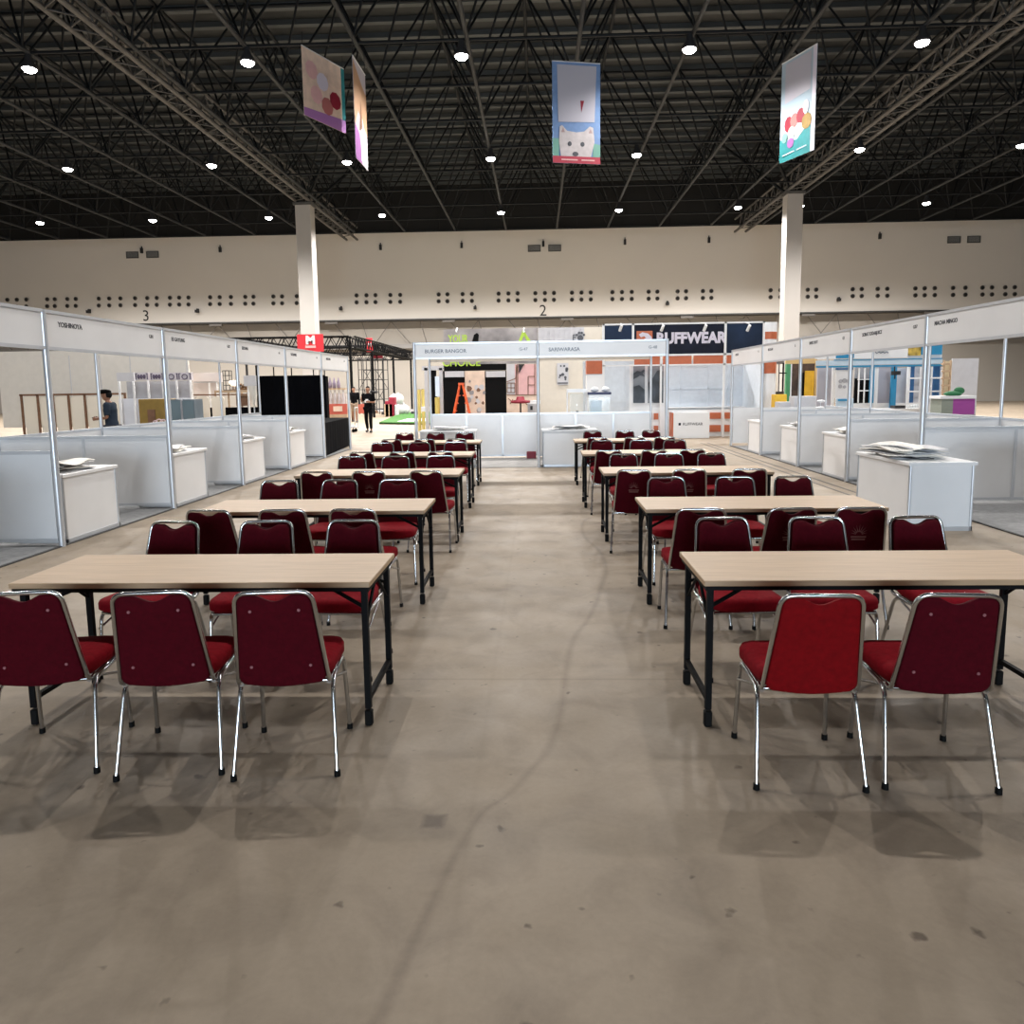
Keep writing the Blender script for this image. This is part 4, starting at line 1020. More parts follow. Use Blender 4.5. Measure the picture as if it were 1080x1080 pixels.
gc = thing('glass_cooler', 'grey-blue glass door cooler right of the mustard cabinet', 'cooler'); a0, b0 = at(178, 421.5, 17.3); a1, _ = at(203.5, 421, 17.3)
MB().box(a0, a1, 17.35, 17.8, 0, b0).build('body', mat('steel_blue', (.17, .21, .24), .35, .2), gc)
for k in (0, 1): MB().box(a0+(a1-a0)*k/2+.02, a0+(a1-a0)*(k+1)/2-.02, 17.32, 17.35, .05, b0-.03).build('door', mat('cool_glass', (.17, .23, .26), .15), gc)
MB().box((a0+a1)/2-.02, (a0+a1)/2+.02, 17.30, 17.35, .05, b0).build('centre_bar', greyc, gc)
# counters, lamps, rack further back
Y = 26
sh = thing('white_shelf_unit', 'pale pinkish shelf unit right of the bracketed sign boxes', 'shelving'); pb('header', mat('pinkish_white', (.68, .62, .61), .6), 202, 393, 231, 403, Y, .3, sh); pb('back', MATS['pinkish_white'], 204, 403, 228, 416, Y+.3, .03, sh); pb('shelf', greyl, 204, 402.5, 228, 403.6, Y, .3, sh)
for x in (203, 221, 229): pb('upright', white, x, 403, x+1.4, 450, Y, .05, sh)
bt = thing('black_counter', 'long low black-draped counter behind the left booths', 'counter'); pb('front', blackcloth, 204, 430, 273, 470, 24.4, .5, bt); pb('raised_block', brown, 206, 423, 212.5, 430, 24.4, .4, bt)
fr = thing('wooden_bar', 'wooden bar frame with open posts behind the black counter', 'frame'); pb('top', tan, 226, 411.5, 274, 414, 25.2, .3, fr)
for x in (227, 241, 255, 262, 272): pb('post', tan, x, 414, x+1.3, 450, 25.2, .05, fr)
a, b = at(246.5, 410.5, 25.4); lm = thing('table_lamp', 'small lamp with a glowing cream shade on the wooden bar', 'lamp', (a, 25.4, at(246.5, 411.5, 25.4)[1]))
MB().cyl(0, 0, 0, .03, .09).cyl(0, 0, .03, .16, .015).build('base', brown, lm); MB().lathe([(.05, .14), (.14, .2), (.155, .29), (.13, .33)], n=16).build('lamp_shade', mat('lamp_shade_glow', (.9, .8, .65), .6, emit=(1, .86, .66), es=1.6), lm)
rk = thing('wire_rack', 'dark open wire rack standing on the wooden bar', 'rack'); m = MB()
x0, z0 = at(238.5, 411.5, 25.5); x1, z1 = at(244, 391, 25.5)
for x in (x0, x1):
    for y in (25.3, 25.5): m.cyl(x, y, z0, z1, .014, n=6)
for k in range(5):
    z = z0+(z1-z0)*k/4
    for y in (25.3, 25.5): m.tube([(x0, y, z), (x1, y, z)], .012, 5)
m.build('wires', housing, rk)
m = MB(); rnd = random.Random(9)
for k in range(7):
    a, b = at(250+k*1.7, 409-(k % 3)*1.6, 25.35); m.ball((a, 25.35, b), .07, .07, .05, 8, 6)
a, b = at(249, 411.4, 25.35); a2, _ = at(263, 411.4, 25.35); m.box(a, a2, 25.3, 25.45, b, b+.06)
tag(m.build('fruit_heap', mat('dark_brown_heap', (.14, .07, .03), .7, var=.4)), 'heap of dark brown goods on the wooden bar', 'goods', kind='stuff')
bx_ = thing('brown_basket', 'woven brown box hanging below the wooden bar top', 'box'); pb('body', brown, 249, 417, 262, 428, 25.1, .2, bx_); pb('rim', tan, 248.5, 416, 262.5, 417.4, 25.05, .3, bx_)
wt = thing('white_board', 'small white board left of the black drape', 'board'); pb('board', greyl, 257, 396, 270, 407, 23, .05, wt); pb('leg', white, 262, 407, 264, 460, 23.05, .03, wt)
wp_ = thing('white_parasol', 'folded pale cloth hanging beside the black drape', 'cloth'); a, b = at(267, 407, 22.5); MB().lathe([(.03, -.65), (.10, -.3), (.16, 0)], n=10).build('cloth', whitep, wp_, (a, 22.5, b)); MB().cyl(a, 22.5, 0, b-.5, .02, n=6).build('pole', alu, wp_)
# ------------------------------------------------------------------ right background
Y = 24
Bb = thing('blue_stand', 'white and bright blue stand with a window grid behind the right booths', 'stand')
pb('header', white, 861, 352, 958, 378, Y, .06, Bb); pb('header', white, 958, 352, 994, 379, Y+.04, .04, Bb)
for r_ in ((882, 366, 901, 377.8), (972, 355, 994, 374)): pb('blue_header_panel', blue, *r_, Y-.02, .04, Bb)
fp = pb('flower_print', mat('flower_photo', (.42, .30, .06), .6, var=.7, scale=6), 958.5, 358, 971.5, 375, Y-.02, .04, Bb)
st = MB(); pbox(st, 861, 379.5, 994, 384.5, Y-.02, .05); st.build('pale_stripe', paleb, Bb); st = MB(); pbox(st, 861, 385, 994, 387, Y-.04, .05); pbox(st, 880, 378.4, 994, 379.4, Y-.04, .05); st.build('blue_stripe', blue, Bb)
m = MB(); a, b = at(930, 366, Y)
m.tube([(a+.05*q, Y-.02, b+.18+.03*math.sin(q*1.3)) for q in range(-5, 6)], .02, 5); m.tube([(a+.04*q, Y-.02, b-.17+.025*math.sin(q*2.1)) for q in range(-5, 6)], .015, 5); m.build('script_logo', ink2, Bb)
m = MB(); m.lathe([(.12, 0), (.14, .03), (.11, .05), (.13, .16), (.03, .2)], n=12); m.build('hat_emblem', mat('cream_print', (.75, .70, .52), .6), Bb, (a, Y-.06, b-.1))
pb('grey_wall', mat('mauve_grey_wall', (.42, .41, .46), .6), 861, 388, 877, 470, Y+.5, .05, Bb); pb('grey_wall', MATS['mauve_grey_wall'], 925, 388, 958, 470, Y+.6, .05, Bb); pb('inner_wall', greyl, 941, 388, 958, 470, Y+.4, .05, Bb)
for x0, x1 in ((877, 879.5), (921.5, 925), (956, 958.5), (991, 994)): pb('pillar', white, x0, 387, x1, 470, Y, .08, Bb)
for r_ in ((939, 387, 944.5, 470), (918, 387, 922, 425)): pb('blue_pillar', blue, *r_, Y-.1, .08, Bb)
for r_ in ((958, 385, 964, 425), (984, 385, 991, 425)): pb('deep_blue_panel', bluedk, *r_, Y+.1, .05, Bb)
pb('dark_opening', MATS['black_panel'], 901, 399, 918, 425, Y+.3, .04, Bb); pb('backdrop', greyc, 900, 387, 940, 470, Y+.7, .04, Bb); pb('backdrop', greyl, 964, 387, 984, 425, Y+.3, .04, Bb)
pb('low_wall', white, 895, 425, 994, 470, Y+.05, .06, Bb)
g = MB()
for x in (905.5, 911.5, 917.5): pbox(g, x, 388, x+1, 425, Y-.02, .04)
for y in (399.5, 411.5): pbox(g, 905, y, 921, y+1.1, Y-.03, .04)
for x in (970, 976, 982): pbox(g, x, 387, x+1.1, 425, Y-.02, .04)
for y in (398, 412): pbox(g, 957, y, 992, y+1.5, Y-.03, .04)
g.build('window_grid', white, Bb)
bn = thing('banner_stand', 'tall white banner with pale blue base before the blue stand', 'banner', (0, 0, 0)); pb('sheet', mat('banner_white', (.68, .68, .69), .5), 881, 388, 899.5, 420, 22.6, .02, bn); pb('foot_print', paleb, 881, 420, 899.5, 460, 22.6, .02, bn)
pb('title_bar', bluedk, 881.5, 388, 900, 390, 22.58, .02, bn); m = MB(); 
for x, y, r in ((886.5, 402, .06), (890.5, 401.5, .07), (894, 402, .05), (886, 407.5, .06), (890.5, 408, .05)):
    a, b = at(x, y, 22.6); m.tube([(a, 22.585, b), (a, 22.6, b)], r, 10)
m.build('picture_print', greyc, bn); pb('blue_line', blue, 884, 421, 896, 423, 22.57, .02, bn)
a, b = at(943.5, 393.5, 23.7); cc = thing('black_camera', 'small black camera clamped to the blue pillar', 'camera', (a, 23.72, b)); MB().box(-.1, .1, -.2, 0, -.06, .06).build('body', housing, cc); MB().tube([(-.02, -.05, .05), (-.02, -.05, .2)], .02, 6).tube([(0, -.05, -.05), (0, -.05, -.18)], .02, 6).build('clamp', housing, cc)
tb = thing('equipment_table', 'white table with black and glass items in front of the blue stand', 'table'); pb('top', white, 925, 431, 972, 433, 21.5, .5, tb); pb('front', white, 927, 433, 970, 460, 21.55, .4, tb)
tag(pb('black_case', housing, 944, 427.8, 955, 431.1, 21.6, .3), 'low black case on the white table before the blue stand', 'case')
m = MB(); 
for px in (958, 961, 964, 967): a, b = at(px, 431, 21.7); m = MB(); m.lathe([(.03, 0), (.045, .06), (.04, .12), (.04, .115)], n=10); tag(m.build('glass_jar', glassm, None, (a, 21.7, b)), 'small clear jar on the white table before the blue stand', 'jar', 'clear jars on the white table')
# shelf of cream steps, green cloth, grey cabinet at the right edge
rs = thing('step_shelf', 'tan ladder shelf at the right edge behind the booths', 'shelf')
for x in (994.5, 1001.5): pb('rail', tan, x, 380, x+1.4, 425, 22, .05, rs)
for k in range(6): pb('shelf_board', tan, 995, 383+k*7.5, 1002, 385+k*7.5, 21.95, .12, rs)
pb('back', mat('straw_panel', (.60, .50, .33), .7), 995, 381, 1002, 460, 22.2, .03, rs)
wr_ = thing('white_arch', 'white arched panel right of the tan ladder shelf', 'panel'); pb('panel', greyl, 1002.5, 378, 1030, 460, 22.6, .05, wr_)
gx = thing('grey_cabinet', 'low grey cabinet with magenta side at the right edge', 'cabinet'); pb('body', mat('olive_grey', (.25, .28, .24), .6), 993, 420.5, 1005, 437, 18, .5, gx); pb('top', white, 992, 417.5, 1030, 420.5, 17.95, .6, gx); pb('magenta_side', mat('magenta', (.32, .06, .30), .5), 1005, 420.5, 1028, 437, 18, .5, gx); pb('plinth', greyc, 993, 437, 1028, 470, 18.05, .4, gx)
a, b = at(1005, 417, 18.2); m = MB(); m.ball((0, 0, .03), .2, .15, .07); m.ball((.14, 0, .1), .12, .1, .09); m.ball((-.12, -.02, .03), .1, .1, .04); tag(m.build('green_cloth', mat('dark_green_cloth', (.02, .13, .05), .8, bump=.5), None, (a, 18.2, at(1005, 417.5, 18.2)[1]+.02)), 'crumpled dark green cloth on the grey cabinet', 'cloth')
# gold-framed stage, green pillar, yellow boards
Y = 26
gf = thing('gold_frame_stand', 'stand with a gold frame, dark inside and mustard board, seen through the right booths', 'stand'); pb('header', mat('gold_panel', (.55, .38, .16), .5), 829, 378.5, 862, 383.5, Y, .1, gf); pb('side', MATS['gold_panel'], 859.5, 383, 862, 460, Y, .1, gf)
pb('dark_back', mat('dark_brown_backdrop', (.06, .035, .025), .6, var=.4), 834, 383, 860, 460, Y+.6, .05, gf); pb('mustard_board', yellow, 849, 391, 858.5, 418, Y+.3, .05, gf)
pb('inner_panel', MATS['black_panel'], 844, 393, 848.5, 420, Y+.4, .05, gf)
gp = thing('green_pillar', 'green pillar with a white edge left of the gold frame', 'pillar'); pb('face', green, 828.5, 384, 833, 460, Y-.2, .15, gp); pb('white_edge', white, 833, 384, 834.3, 460, Y-.2, .15, gp)
bpz = thing('black_pole', 'thin black pole with bracket left of the green pillar', 'pole'); a, b = at(826.3, 383, 25.6); MB().cyl(a, 25.6, 0, b, .03, n=8).build('pole', blackmetal, bpz); m = MB(); a, b = at(825.8, 393.5, 25.6); m.box(a-.12, a+.1, 25.55, 25.65, b-.02, b+.02); m.build('bracket', blackmetal, bpz)
sb = tag(pb('sign_strip', mat('brown_strip', (.14, .12, .11), .6), 819, 379.5, 827, 384, 25.8, .05), 'small dark brown strip sign beside the green pillar', 'sign')
a, b = at(823, 379.5, 25.8); MB().cyl(a, 25.9, 0, b, .02, n=6).build('post', housing, sb)
ybx = thing('yellow_display_box', 'bright yellow box just behind the last right booth', 'box'); a0, b0 = at(817, 416, 21.3); a1, _ = at(830, 416, 21.3); MB().cbox(a0, a1, 21.3, 21.6, 0, b0, .01).build('body', yellow, ybx)
a, b = at(823, 415.5, 21.4); MB().box(a-.1, a+.1, 21.4, 21.5, b0, b0+.08).build('black_top', housing, ybx)
for i, (x0, x1, y0, yy) in enumerate(((822, 839, 424, 20.9), (837.5, 861, 418, 20.6))):
    a0, b0 = at(x0, y0, yy); a1, _ = at(x1, y0, yy); tag(MB().cbox(a0, a1, yy, yy+.4, 0, b0, .01).build('grey_plinth', greyl), ('lower', 'taller')[i]+' light grey plinth behind the far right booths', 'plinth')
for i, (x, y) in enumerate(((866, 423), (865, 430))):
    a, b = at(x, y, 19.8); q = thing('white_dish', ('upper', 'lower')[i]+' tilted white dish on a stand behind the right booths', 'dish', (a, 19.8, b)); MB().ball((0, 0, 0), .11, .08, .035).build('dish', white, q); MB().cyl(0, .03, -b, -.02, .012, n=6).build('stem', alu, q)

# ------------------------------------------------------------------ hanging banners
def banner(pA, pB, zb, h, label):
    a = Vector((*pA, zb)); b = Vector((*pB, zb)); w = (b-a).length; ang = math.atan2(b.y-a.y, b.x-a.x)
    t = thing('hanging_banner', label, 'banner', a, ang)
    return t, w, h
def bflat(t, pts, m, k, nm, w):      # flat print shape; pts in units of banner width (x) and metres up
    return MB().poly([(x*w, z) for x, z in pts], -.004*k-.004, -.004*k).build(nm, m, t)
def cords(t, w, h):
    m = MB(); m.tube([(.05, 0, h), (.05, 0, 12.9-t.location.z)], .012, 5); m.tube([(w-.05, 0, h), (w-.05, 0, 12.9-t.location.z)], .012, 5); m.build('cord', housing, t)
    MB().tube([(0, 0, h), (w, 0, h)], .02, 6).build('top_rod', alu, t)
def ell(cx, cz, rx, rz, n=16): return [(cx+rx*math.cos(2*PI*k/n), cz+rz*math.sin(2*PI*k/n)) for k in range(n)]
zb = 9.05
t, w, h = banner(atz(583, 171.5, zb), atz(633, 173.5, zb), zb, 3.2, 'hanging banner with a white dog face on blue, centre of the ceiling')
MB().box(0, w, 0, .012, 0, h).build('cloth', sky_print, t)
bflat(t, [(0, .22), (.13, .22), (.14, .78), (0, .78)], mat('soft_green_print', (.16, .36, .30), .6), 1, 'green_print', w); bflat(t, [(.84, .22), (1, .22), (1, .62), (.86, .66)], MATS['soft_green_print'], 1, 'green_print', w)
bflat(t, [(.12, 1.30), (.88, 1.34), (.92, 3.1), (.10, 3.1)], mat('pale_grey_print', (.46, .45, .52), .6), 1, 'white_print', w)
bflat(t, [(.60, 1.62), (.66, 2.0), (.58, 2.0)], darkred, 2, 'red_print', w)
furm = mat('white_fur_print', (.52, .48, .49), .7, var=.1)
bflat(t, [(.17, .22), (.13, .70), (.15, 1.16), (.20, 1.20), (.30, 1.03), (.50, .99), (.66, 1.03), (.78, 1.20), (.85, 1.16), (.88, .70), (.80, .22)], furm, 2, 'dog_head_print', w)
for x in (.215, .79): bflat(t, [(x-.035, .98), (x+.04, .98), (x+.005, 1.13)], mat('ear_pink', (.40, .28, .28), .7), 3, 'ear_print', w)
for x in (.355, .625): bflat(t, ell(x, .62, .042, .075), inkm, 3, 'eye_print', w)
bflat(t, ell(.475, .30, .062, .075), inkm, 3, 'nose_print', w)
bflat(t, [(0, 0), (1, 0), (1, .22), (0, .22)], mat('rose_strip', (.42, .04, .07), .6), 4, 'red_strip', w)
bflat(t, [(.18, .09), (.52, .09), (.52, .13), (.18, .13)], pink, 5, 'small_lettering', w); bflat(t, [(.60, .09), (.88, .09), (.88, .13), (.60, .13)], pink, 5, 'small_lettering', w)
cords(t, w, h)
pA, pB = atz(822, 173, zb), atz(858.5, 158, zb)
t, w, h = banner(pA, pB, zb, 3.2, 'hanging banner with teal base and a red and yellow cluster, right side of the ceiling')
MB().box(0, w, 0, .012, 0, h).build('cloth', mat('pale_sky_print', (.36, .47, .56), .6), t)
bflat(t, [(0, 0), (.88, 0), (.88, .95), (.5, .55), (0, .75)], teal, 1, 'teal_print', w); bflat(t, [(.12, 1.85), (.85, 1.95), (.85, 3.1), (.12, 3.1)], MATS['pale_grey_print'], 1, 'white_print', w); bflat(t, [(.9, 0), (1, 0), (1, 3.2), (.9, 3.2)], lav, 1, 'edge_print', w)
rnd = random.Random(11)
for k, (cx, cz, rx, rz, m) in enumerate(((.25, 1.15, .12, .25, darkred), (.42, 1.2, .12, .22, mat('coral_print', (.42, .14, .13), .6)), (.6, 1.25, .12, .24, darkred), (.55, .85, .12, .2, peach), (.78, 1.0, .14, .25, mustard), (.35, .85, .1, .2, peach), (.33, .52, .1, .16, mat('violet_print', (.26, .10, .30), .6)), (.75, 1.45, .08, .22, lav), (.15, .75, .08, .16, MATS['soft_green_print']))):
    bflat(t, ell(cx, cz, rx, rz, 10), m, 2+k*.5, 'cluster_print', w)
bflat(t, [(.1, .18), (.45, .2), (.45, .24), (.1, .22)], paleb, 7, 'small_lettering', w); bflat(t, [(.52, .2), (.8, .22), (.8, .26), (.52, .24)], paleb, 7, 'small_lettering', w)
cords(t, w, h)
zb2 = 10.0
pA, pB = atz(321, 121, 10.4), atz(365, 141, 10.4)
t, w, h = banner(pA, pB, 10.4, 2.1, 'hanging banner with purple lower edge, farthest left of the ceiling banners')
MB().box(0, w, 0, .012, 0, h).build('cloth', peach, t); bflat(t, [(0, 0), (1, 0), (1, .42), (0, .25)], mat('purple_print', (.35, .16, .42), .6), 1, 'purple_print', w); bflat(t, [(.92, .4), (1, .4), (1, 2.1), (.92, 2.1)], teal, 1, 'edge_print', w)
for k, (cx, cz, m) in enumerate(((.3, .8, pink), (.55, .6, MATS['coral_print']), (.75, .9, darkred), (.45, 1.3, lav), (.2, 1.5, pink), (.7, 1.5, peach))): bflat(t, ell(cx, cz, .14, .28, 9), m, 2+k*.4, 'cluster_print', w)
cords(t, w, h)
pA, pB = atz(375.5, 166, zb), atz(388.5, 180.5, zb)
t, w, h = banner(pA, pB, zb, 3.1, 'narrow hanging banner with tan and white shapes, second from the left in the ceiling')
MB().box(0, w, 0, .012, 0, h).build('cloth', MATS['pale_grey_print'], t); bflat(t, [(0, .9), (.3, 1.6), (1, 1.1), (1, 2.4), (.6, 2.6), (0, 3.0)], mat('tan_print', (.42, .26, .16), .6), 1, 'tan_print', w); bflat(t, [(.35, 1.0), (.5, 2.0), (.62, 1.2)], brown, 2, 'brown_print', w)
bflat(t, [(0, 0), (.5, 0), (.35, .9), (0, 1.1)], MATS['violet_print'], 1, 'violet_print', w); bflat(t, [(.45, .1), (.95, .1), (.9, .8), (.6, 1.5), (.45, .8)], white, 2, 'white_print', w)
cords(t, w, h)
# ------------------------------------------------------------------ people
def skinned(verts, edges, radii, sub=1):
    me = bpy.data.meshes.new('s'); me.from_pydata(verts, edges, []); o = bpy.data.objects.new('s', me); COL.objects.link(o)
    md = o.modifiers.new('k', 'SKIN'); md.use_smooth_shade = True
    me.update()
    for i, r in enumerate(radii):
        sv = me.skin_vertices[0].data[i]; sv.radius = r if isinstance(r, tuple) else (r, r); sv.use_root = (i == 0)
    sd = o.modifiers.new('d', 'SUBSURF'); sd.levels = sub; sd.render_levels = sub
    bpy.context.view_layer.update()
    dg = bpy.context.evaluated_depsgraph_get(); out = bpy.data.meshes.new_from_object(o.evaluated_get(dg))
    bpy.data.objects.remove(o); return out
def merge(meshes, name, m, voxel, parent):
    vs, fs = [], []
    for me in meshes:
        n = len(vs); vs += [v.co[:] for v in me.vertices]; fs += [[n+i for i in p.vertices] for p in me.polygons]
    me = bpy.data.meshes.new(name); me.from_pydata(vs, [], fs); o = bpy.data.objects.new(name, me); COL.objects.link(o)
    r = o.modifiers.new('r', 'REMESH'); r.mode = 'VOXEL'; r.voxel_size = voxel; r.use_smooth_shade = True
    s = o.modifiers.new('s', 'SMOOTH'); s.iterations = 3; s.factor = .5
    bpy.context.view_layer.update()
    dg = bpy.context.evaluated_depsgraph_get(); out = bpy.data.meshes.new_from_object(o.evaluated_get(dg)); bpy.data.objects.remove(o)
    out.name = name; out.materials.clear(); out.materials.append(m)
    for p in out.polygons: p.use_smooth = True
    q = bpy.data.objects.new(name, out); COL.objects.link(q)
    if parent: q.parent = parent
    return q
def mbmesh(mb):
    me = bpy.data.meshes.new('b'); me.from_pydata(mb.v, [], mb.f); return me
def person(label, loc, rz, J, H, shirt, pants, long_sleeve=False, shorts=False, hat=None, beret=False, print_m=None):
    # J: joints; the figure looks towards -Y (local)
    P = thing('person', label, 'person', loc, rz)
    V = lambda k: Vector(J[k])
    names_ = ['pelvis', 'waist', 'chest', 'neck', 'headbase']
    verts, rad, idx = [], [], {}
    def add(k, p, r): idx[k] = len(verts); verts.append(tuple(p)); rad.append(r)
    add('pelvis', V('pelvis'), (.135, .10)); add('waist', V('waist'), (.125, .09)); add('chest', V('chest'), (.15, .105)); add('neckb', V('neck'), (.062, .06)); add('head', V('head'), (.055, .055))
    edges = [('pelvis', 'waist'), ('waist', 'chest'), ('chest', 'neckb'), ('neckb', 'head')]
    for s in 'LR':
        sh, el, wr = V('sh'+s), V('el'+s), V('wr'+s); hp, kn, an, to = V('hip'+s), V('kn'+s), V('an'+s), V('toe'+s)
        add('sh'+s, sh, .055); add('el'+s, el, .042); add('wr'+s, wr, (.030, .026)); add('palm'+s, wr+(wr-el).normalized()*.075, (.038, .018))
        add('hip'+s, hp, .088); add('kn'+s, kn, .058); add('calf'+s, kn+(an-kn)*.3+Vector((0, .012, 0)), .054); add('an'+s, an, .038); add('heel'+s, Vector((an.x, an.y+.03, an.z-.05)), .034); add('toe'+s, to, (.038, .026))
        edges += [('chest', 'sh'+s), ('sh'+s, 'el'+s), ('el'+s, 'wr'+s), ('wr'+s, 'palm'+s), ('pelvis', 'hip'+s), ('hip'+s, 'kn'+s), ('kn'+s, 'calf'+s), ('calf'+s, 'an'+s), ('an'+s, 'heel'+s), ('heel'+s, 'toe'+s)]
    body = skinned(verts, [(idx[a], idx[b]) for a, b in edges], rad, 1)
    hd = MB(); h = V('head'); turn = J.get('turn', 0); f = Vector((math.sin(turn), -math.cos(turn), 0)); sd = Vector((-f.y, f.x, 0)) if False else Vector((f.y, -f.x, 0))
    c = h+Vector((0, 0, .075))
    hd.ball(c, .077, .092, .112, 16, 12); hd.ball(c+f*.03+Vector((0, 0, -.06)), .055, .058, .055, 12, 8)
    hd.ball(c+f*.097+Vector((0, 0, -.012)), .013, .018, .022, 8, 6); hd.ball(c+f*.085+Vector((0, 0, -.05)), .024, .012, .009, 8, 6)
    for s in (-1, 1): hd.ball(c+sd*s*.078+Vector((0, 0, -.005)), .012, .022, .032, 8, 6); hd.ball(c+sd*s*.03+f*.076+Vector((0, 0, .018)), .02, .014, .010, 8, 6)
    parts = [body, mbmesh(hd)]
    for s in 'LR':
        el, wr = V('el'+s), V('wr'+s); d = (wr-el).normalized(); n = d.cross(Vector((0, 0, 1))); n = n.normalized() if n.length > .2 else Vector((1, 0, 0)); dn = d.cross(n)
        base = wr+d*.075; sgn = 1 if s == 'L' else -1
        lat = dn
        for k, (o_, L_) in enumerate(((-.027, .062), (-.009, .072), (.009, .068), (.027, .052))):
            p0 = base+lat*o_; fm = MB(); bend = n*sgn
            fm.tube([p0-d*.03, p0+d*L_*.45, p0+d*L_*.75+bend*.012, p0+d*L_*.9+bend*.03], .0095, 8); parts.append(mbmesh(fm))
        tp = wr+d*.03-lat*.025; fm = MB(); fm.tube([tp, tp+d*.03-lat*.025, tp+d*.055-lat*.03+n*sgn*.012], .0105, 8); parts.append(mbmesh(fm))
    merge(parts, 'body', skin, .0075, P)
    # shirt: a lofted torso with shoulders, plus sleeves, fused into one cloth
    def a2(k, p, r): ix[k] = len(vs); vs.append(tuple(p)); rd.append(r)
    tm = MB(); pe, wa, ch, nk = V('pelvis'), V('waist'), V('chest'), V('neck'); sh_ = (V('shL')+V('shR'))/2
    RG = [(pe+Vector((0, 0, -.02)), .178, .135), (pe+Vector((0, 0, .06)), .170, .130), (wa, .162, .122), (wa.lerp(ch, .5), .172, .130), (ch, .192, .136), (sh_+Vector((0, 0, .005)), .185, .110), (sh_+Vector((0, 0, .05)), .13, .088), (nk+Vector((0, 0, -.005)), .072, .070)]
    n = 20; vv = [(c_.x+rx_*math.cos(2*PI*k/n), c_.y+ry_*math.sin(2*PI*k/n), c_.z) for c_, rx_, ry_ in RG for k in range(n)]
    tm._add(vv, [(i*n+k, i*n+(k+1) % n, (i+1)*n+(k+1) % n, (i+1)*n+k) for i in range(len(RG)-1) for k in range(n)]+[tuple(range(n-1, -1, -1)), tuple(range((len(RG)-1)*n, len(RG)*n))])
    ms = [mbmesh(tm)]
    for s in 'LR':
        sh, el, wr = V('sh'+s), V('el'+s), V('wr'+s)
        for p_, q_, r_, r2_ in ([(sh, el, .072, .058), (el, wr.lerp(el, .08), .055, .042)] if long_sleeve else [(sh, sh.lerp(el, .8), .074, .064)]):
            tb = MB(); tb.tube([p_, p_.lerp(q_, .5), q_], r_, 14, r2=r2_); ms.append(mbmesh(tb)); eb = MB(); eb.ball(p_, r_*1.02); ms.append(mbmesh(eb))
    merge(ms, 'shirt', shirt, .012, P)
    vs, rd, ix = [], [], {}
    a2('p', V('pelvis'), (.150, .115)); ed = []
    for s in 'LR':
        hp, kn, an = V('hip'+s), V('kn'+s), V('an'+s); a2('h'+s, hp, .105); a2('k'+s, kn+(Vector((0, 0, .03)) if shorts else Vector((0, 0, 0))), .078); ed += [('p', 'h'+s), ('h'+s, 'k'+s)]
        if not shorts: a2('a'+s, an+Vector((0, 0, .02)), .062); ed.append(('k'+s, 'a'+s))
    merge([skinned(vs, [(ix[a], ix[b]) for a, b in ed], rd, 1)], 'trousers', pants, .012, P)
    for s in 'LR':
        an, to = V('an'+s), V('toe'+s); mb = MB(); mb.ball(((an.x+to.x)/2, (an.y+to.y)/2+.01, max(.045, an.z-.05)), .050, .135, .045, 12, 8)
        mb.build('shoe', housing, P)
    hr = MB(); hr.ball(c+Vector((0, 0, .022))-f*.014, .086, .098, .105, 14, 10)
    ho = hr.build('hair', hairm, P)
    # trim the hair cap so that the face stays open
    me = ho.data; keep = []
    for p in me.polygons:
        q = p.center-c
        if q.z > .045 or (q.dot(f) < -.005 and q.z > -.06): keep.append([v for v in p.vertices])
    vv = [v.co[:] for v in me.vertices]; m2 = bpy.data.meshes.new('hair'); m2.from_pydata(vv, [], keep); m2.materials.append(hairm)
    for p in m2.polygons: p.use_smooth = True
    ho.data = m2
    if beret:
        hb = MB(); q = c+Vector((0, 0, .085))+f*.035; hb.ball(q, .125, .135, .052, 16, 8); hb.ball(q+f*.085+Vector((0, 0, -.02)), .07, .07, .016, 12, 6); hb.build('cap', mat('black_cap', (.003, .003, .003), .9, spec=.05), P)
    if print_m:
        y = V('chest').y-.132; z = V('chest').z-.12; MB().box(-.09, .09, y-.016, y+.03, z-.07, z+.02).box(-.05, .05, y-.016, y+.03, z+.02, z+.07).build('shirt_print', print_m, P)
    return P
blackT = mat('black_tshirt', (.003, .003, .004), .9, spec=.1); blackP = mat('black_trousers', (.003, .003, .004), .9, spec=.1); khaki = mat('khaki_shorts', (.30, .22, .16), .85); slateT = mat('slate_tshirt', (.022, .032, .048), .9, spec=.15)
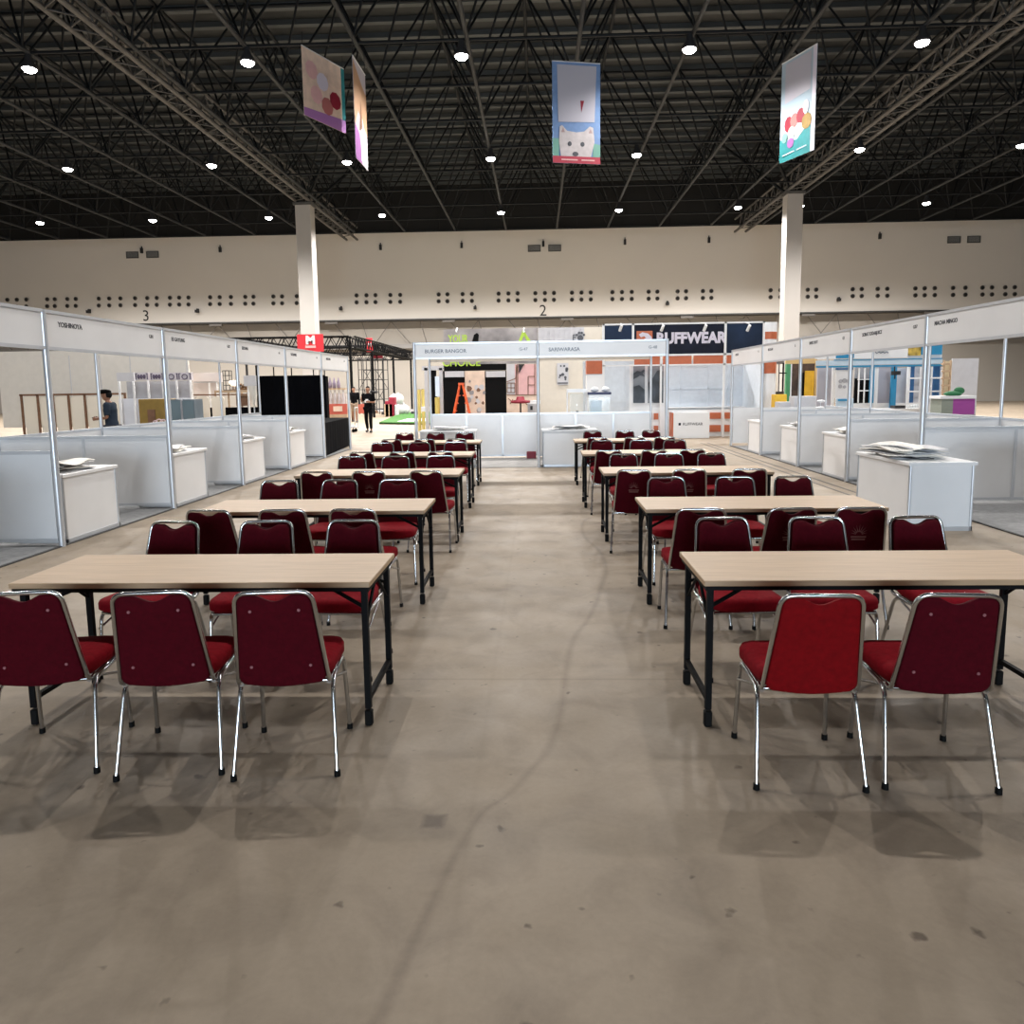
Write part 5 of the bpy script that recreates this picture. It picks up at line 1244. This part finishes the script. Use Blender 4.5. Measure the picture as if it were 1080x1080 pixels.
# walking man in front, arms bent holding something at the chest
J = dict(pelvis=(0, 0, .96), waist=(0, .0, 1.10), chest=(0, 0, 1.33), neck=(0, 0, 1.50), head=(0, -.015, 1.57),
         shL=(.185, 0, 1.43), elL=(.25, .02, 1.15), wrL=(.12, -.20, 1.17), shR=(-.185, 0, 1.43), elR=(-.27, .03, 1.16), wrR=(-.20, -.20, 1.30),
         hipL=(.095, 0, .90), knL=(.11, -.10, .50), anL=(.11, -.06, .10), toeL=(.12, -.20, .035), hipR=(-.095, 0, .90), knR=(-.11, .02, .50), anR=(-.12, .16, .10), toeR=(-.14, .04, .035))
xa, ya = atz(389.5, 456.2, 0)
pm = person('man in black t-shirt and trousers walking towards the camera past the turf', (xa, ya, 0), math.radians(-8), J, 1.75, blackT, blackP, print_m=white)
tb_ = thing('shoulder_bag', 'dark roll carried on the shoulder of the man in black', 'bag', (xa, ya, 0), math.radians(-8)); MB().tube([(.08, .04, 1.555), (.34, .10, 1.53)], .05, 10).build('roll', housing, tb_); MB().tube([(.10, -.02, 1.56), (.16, -.10, 1.45)], .012, 6).build('strap', housing, tb_)
J2 = dict(J); J2.update(elL=(.24, .03, 1.14), wrL=(.27, -.04, .88), elR=(-.24, .02, 1.14), wrR=(-.27, -.02, .88), anR=(-.10, .22, .13), knR=(-.10, .08, .50))
xb, yb_ = atz(374.3, 445.6, 0)
person('man in black long-sleeved shirt and khaki shorts walking behind the other', (xb, yb_, 0), math.radians(6), J2, 1.7, blackT, khaki, long_sleeve=True, shorts=True)
# man with a cap behind the left booths, facing left, looking at a phone
J3 = dict(pelvis=(0, 0, .93), waist=(0, -.01, 1.07), chest=(0, -.02, 1.29), neck=(0, -.04, 1.46), head=(0, -.07, 1.53), turn=0,
          shL=(.18, -.02, 1.39), elL=(.21, -.02, 1.12), wrL=(.10, -.27, 1.10), shR=(-.18, -.02, 1.39), elR=(-.22, -.02, 1.12), wrR=(-.07, -.27, 1.10),
          hipL=(.09, 0, .88), knL=(.10, -.02, .49), anL=(.10, .03, .10), toeL=(.11, -.12, .035), hipR=(-.09, 0, .88), knR=(-.10, -.03, .49), anR=(-.11, 0, .10), toeR=(-.12, -.15, .035))
xc = at(117, 430, 16.2)[0]
person('man in a black cap and slate t-shirt holding a phone behind the left booths', (xc, 16.2, 0), math.radians(-80), J3, 1.7, slateT, mat('dark_jeans', (.02, .025, .035), .85), beret=True)
ph = thing('phone', 'dark phone in the hands of the man with the cap', 'phone', (xc, 16.2, 0), math.radians(-80)); MB().cbox(-.04, .04, -.40, -.32, 1.12, 1.135, .004).build('body', housing, ph)

S.view_settings.view_transform = 'Standard'; S.view_settings.look = 'None'; S.view_settings.gamma = 1; S.view_settings.use_curve_mapping = False
S.view_settings.exposure = -0.42
S.cycles.max_bounces = 6; S.cycles.diffuse_bounces = 4; S.cycles.glossy_bounces = 3; S.cycles.transparent_max_bounces = 8
S.cycles.sample_clamp_indirect = 4; S.cycles.sample_clamp_direct = 0
S.cycles.caustics_reflective = False; S.cycles.caustics_refractive = False; S.cycles.use_light_tree = True
S.cycles.use_denoising = True
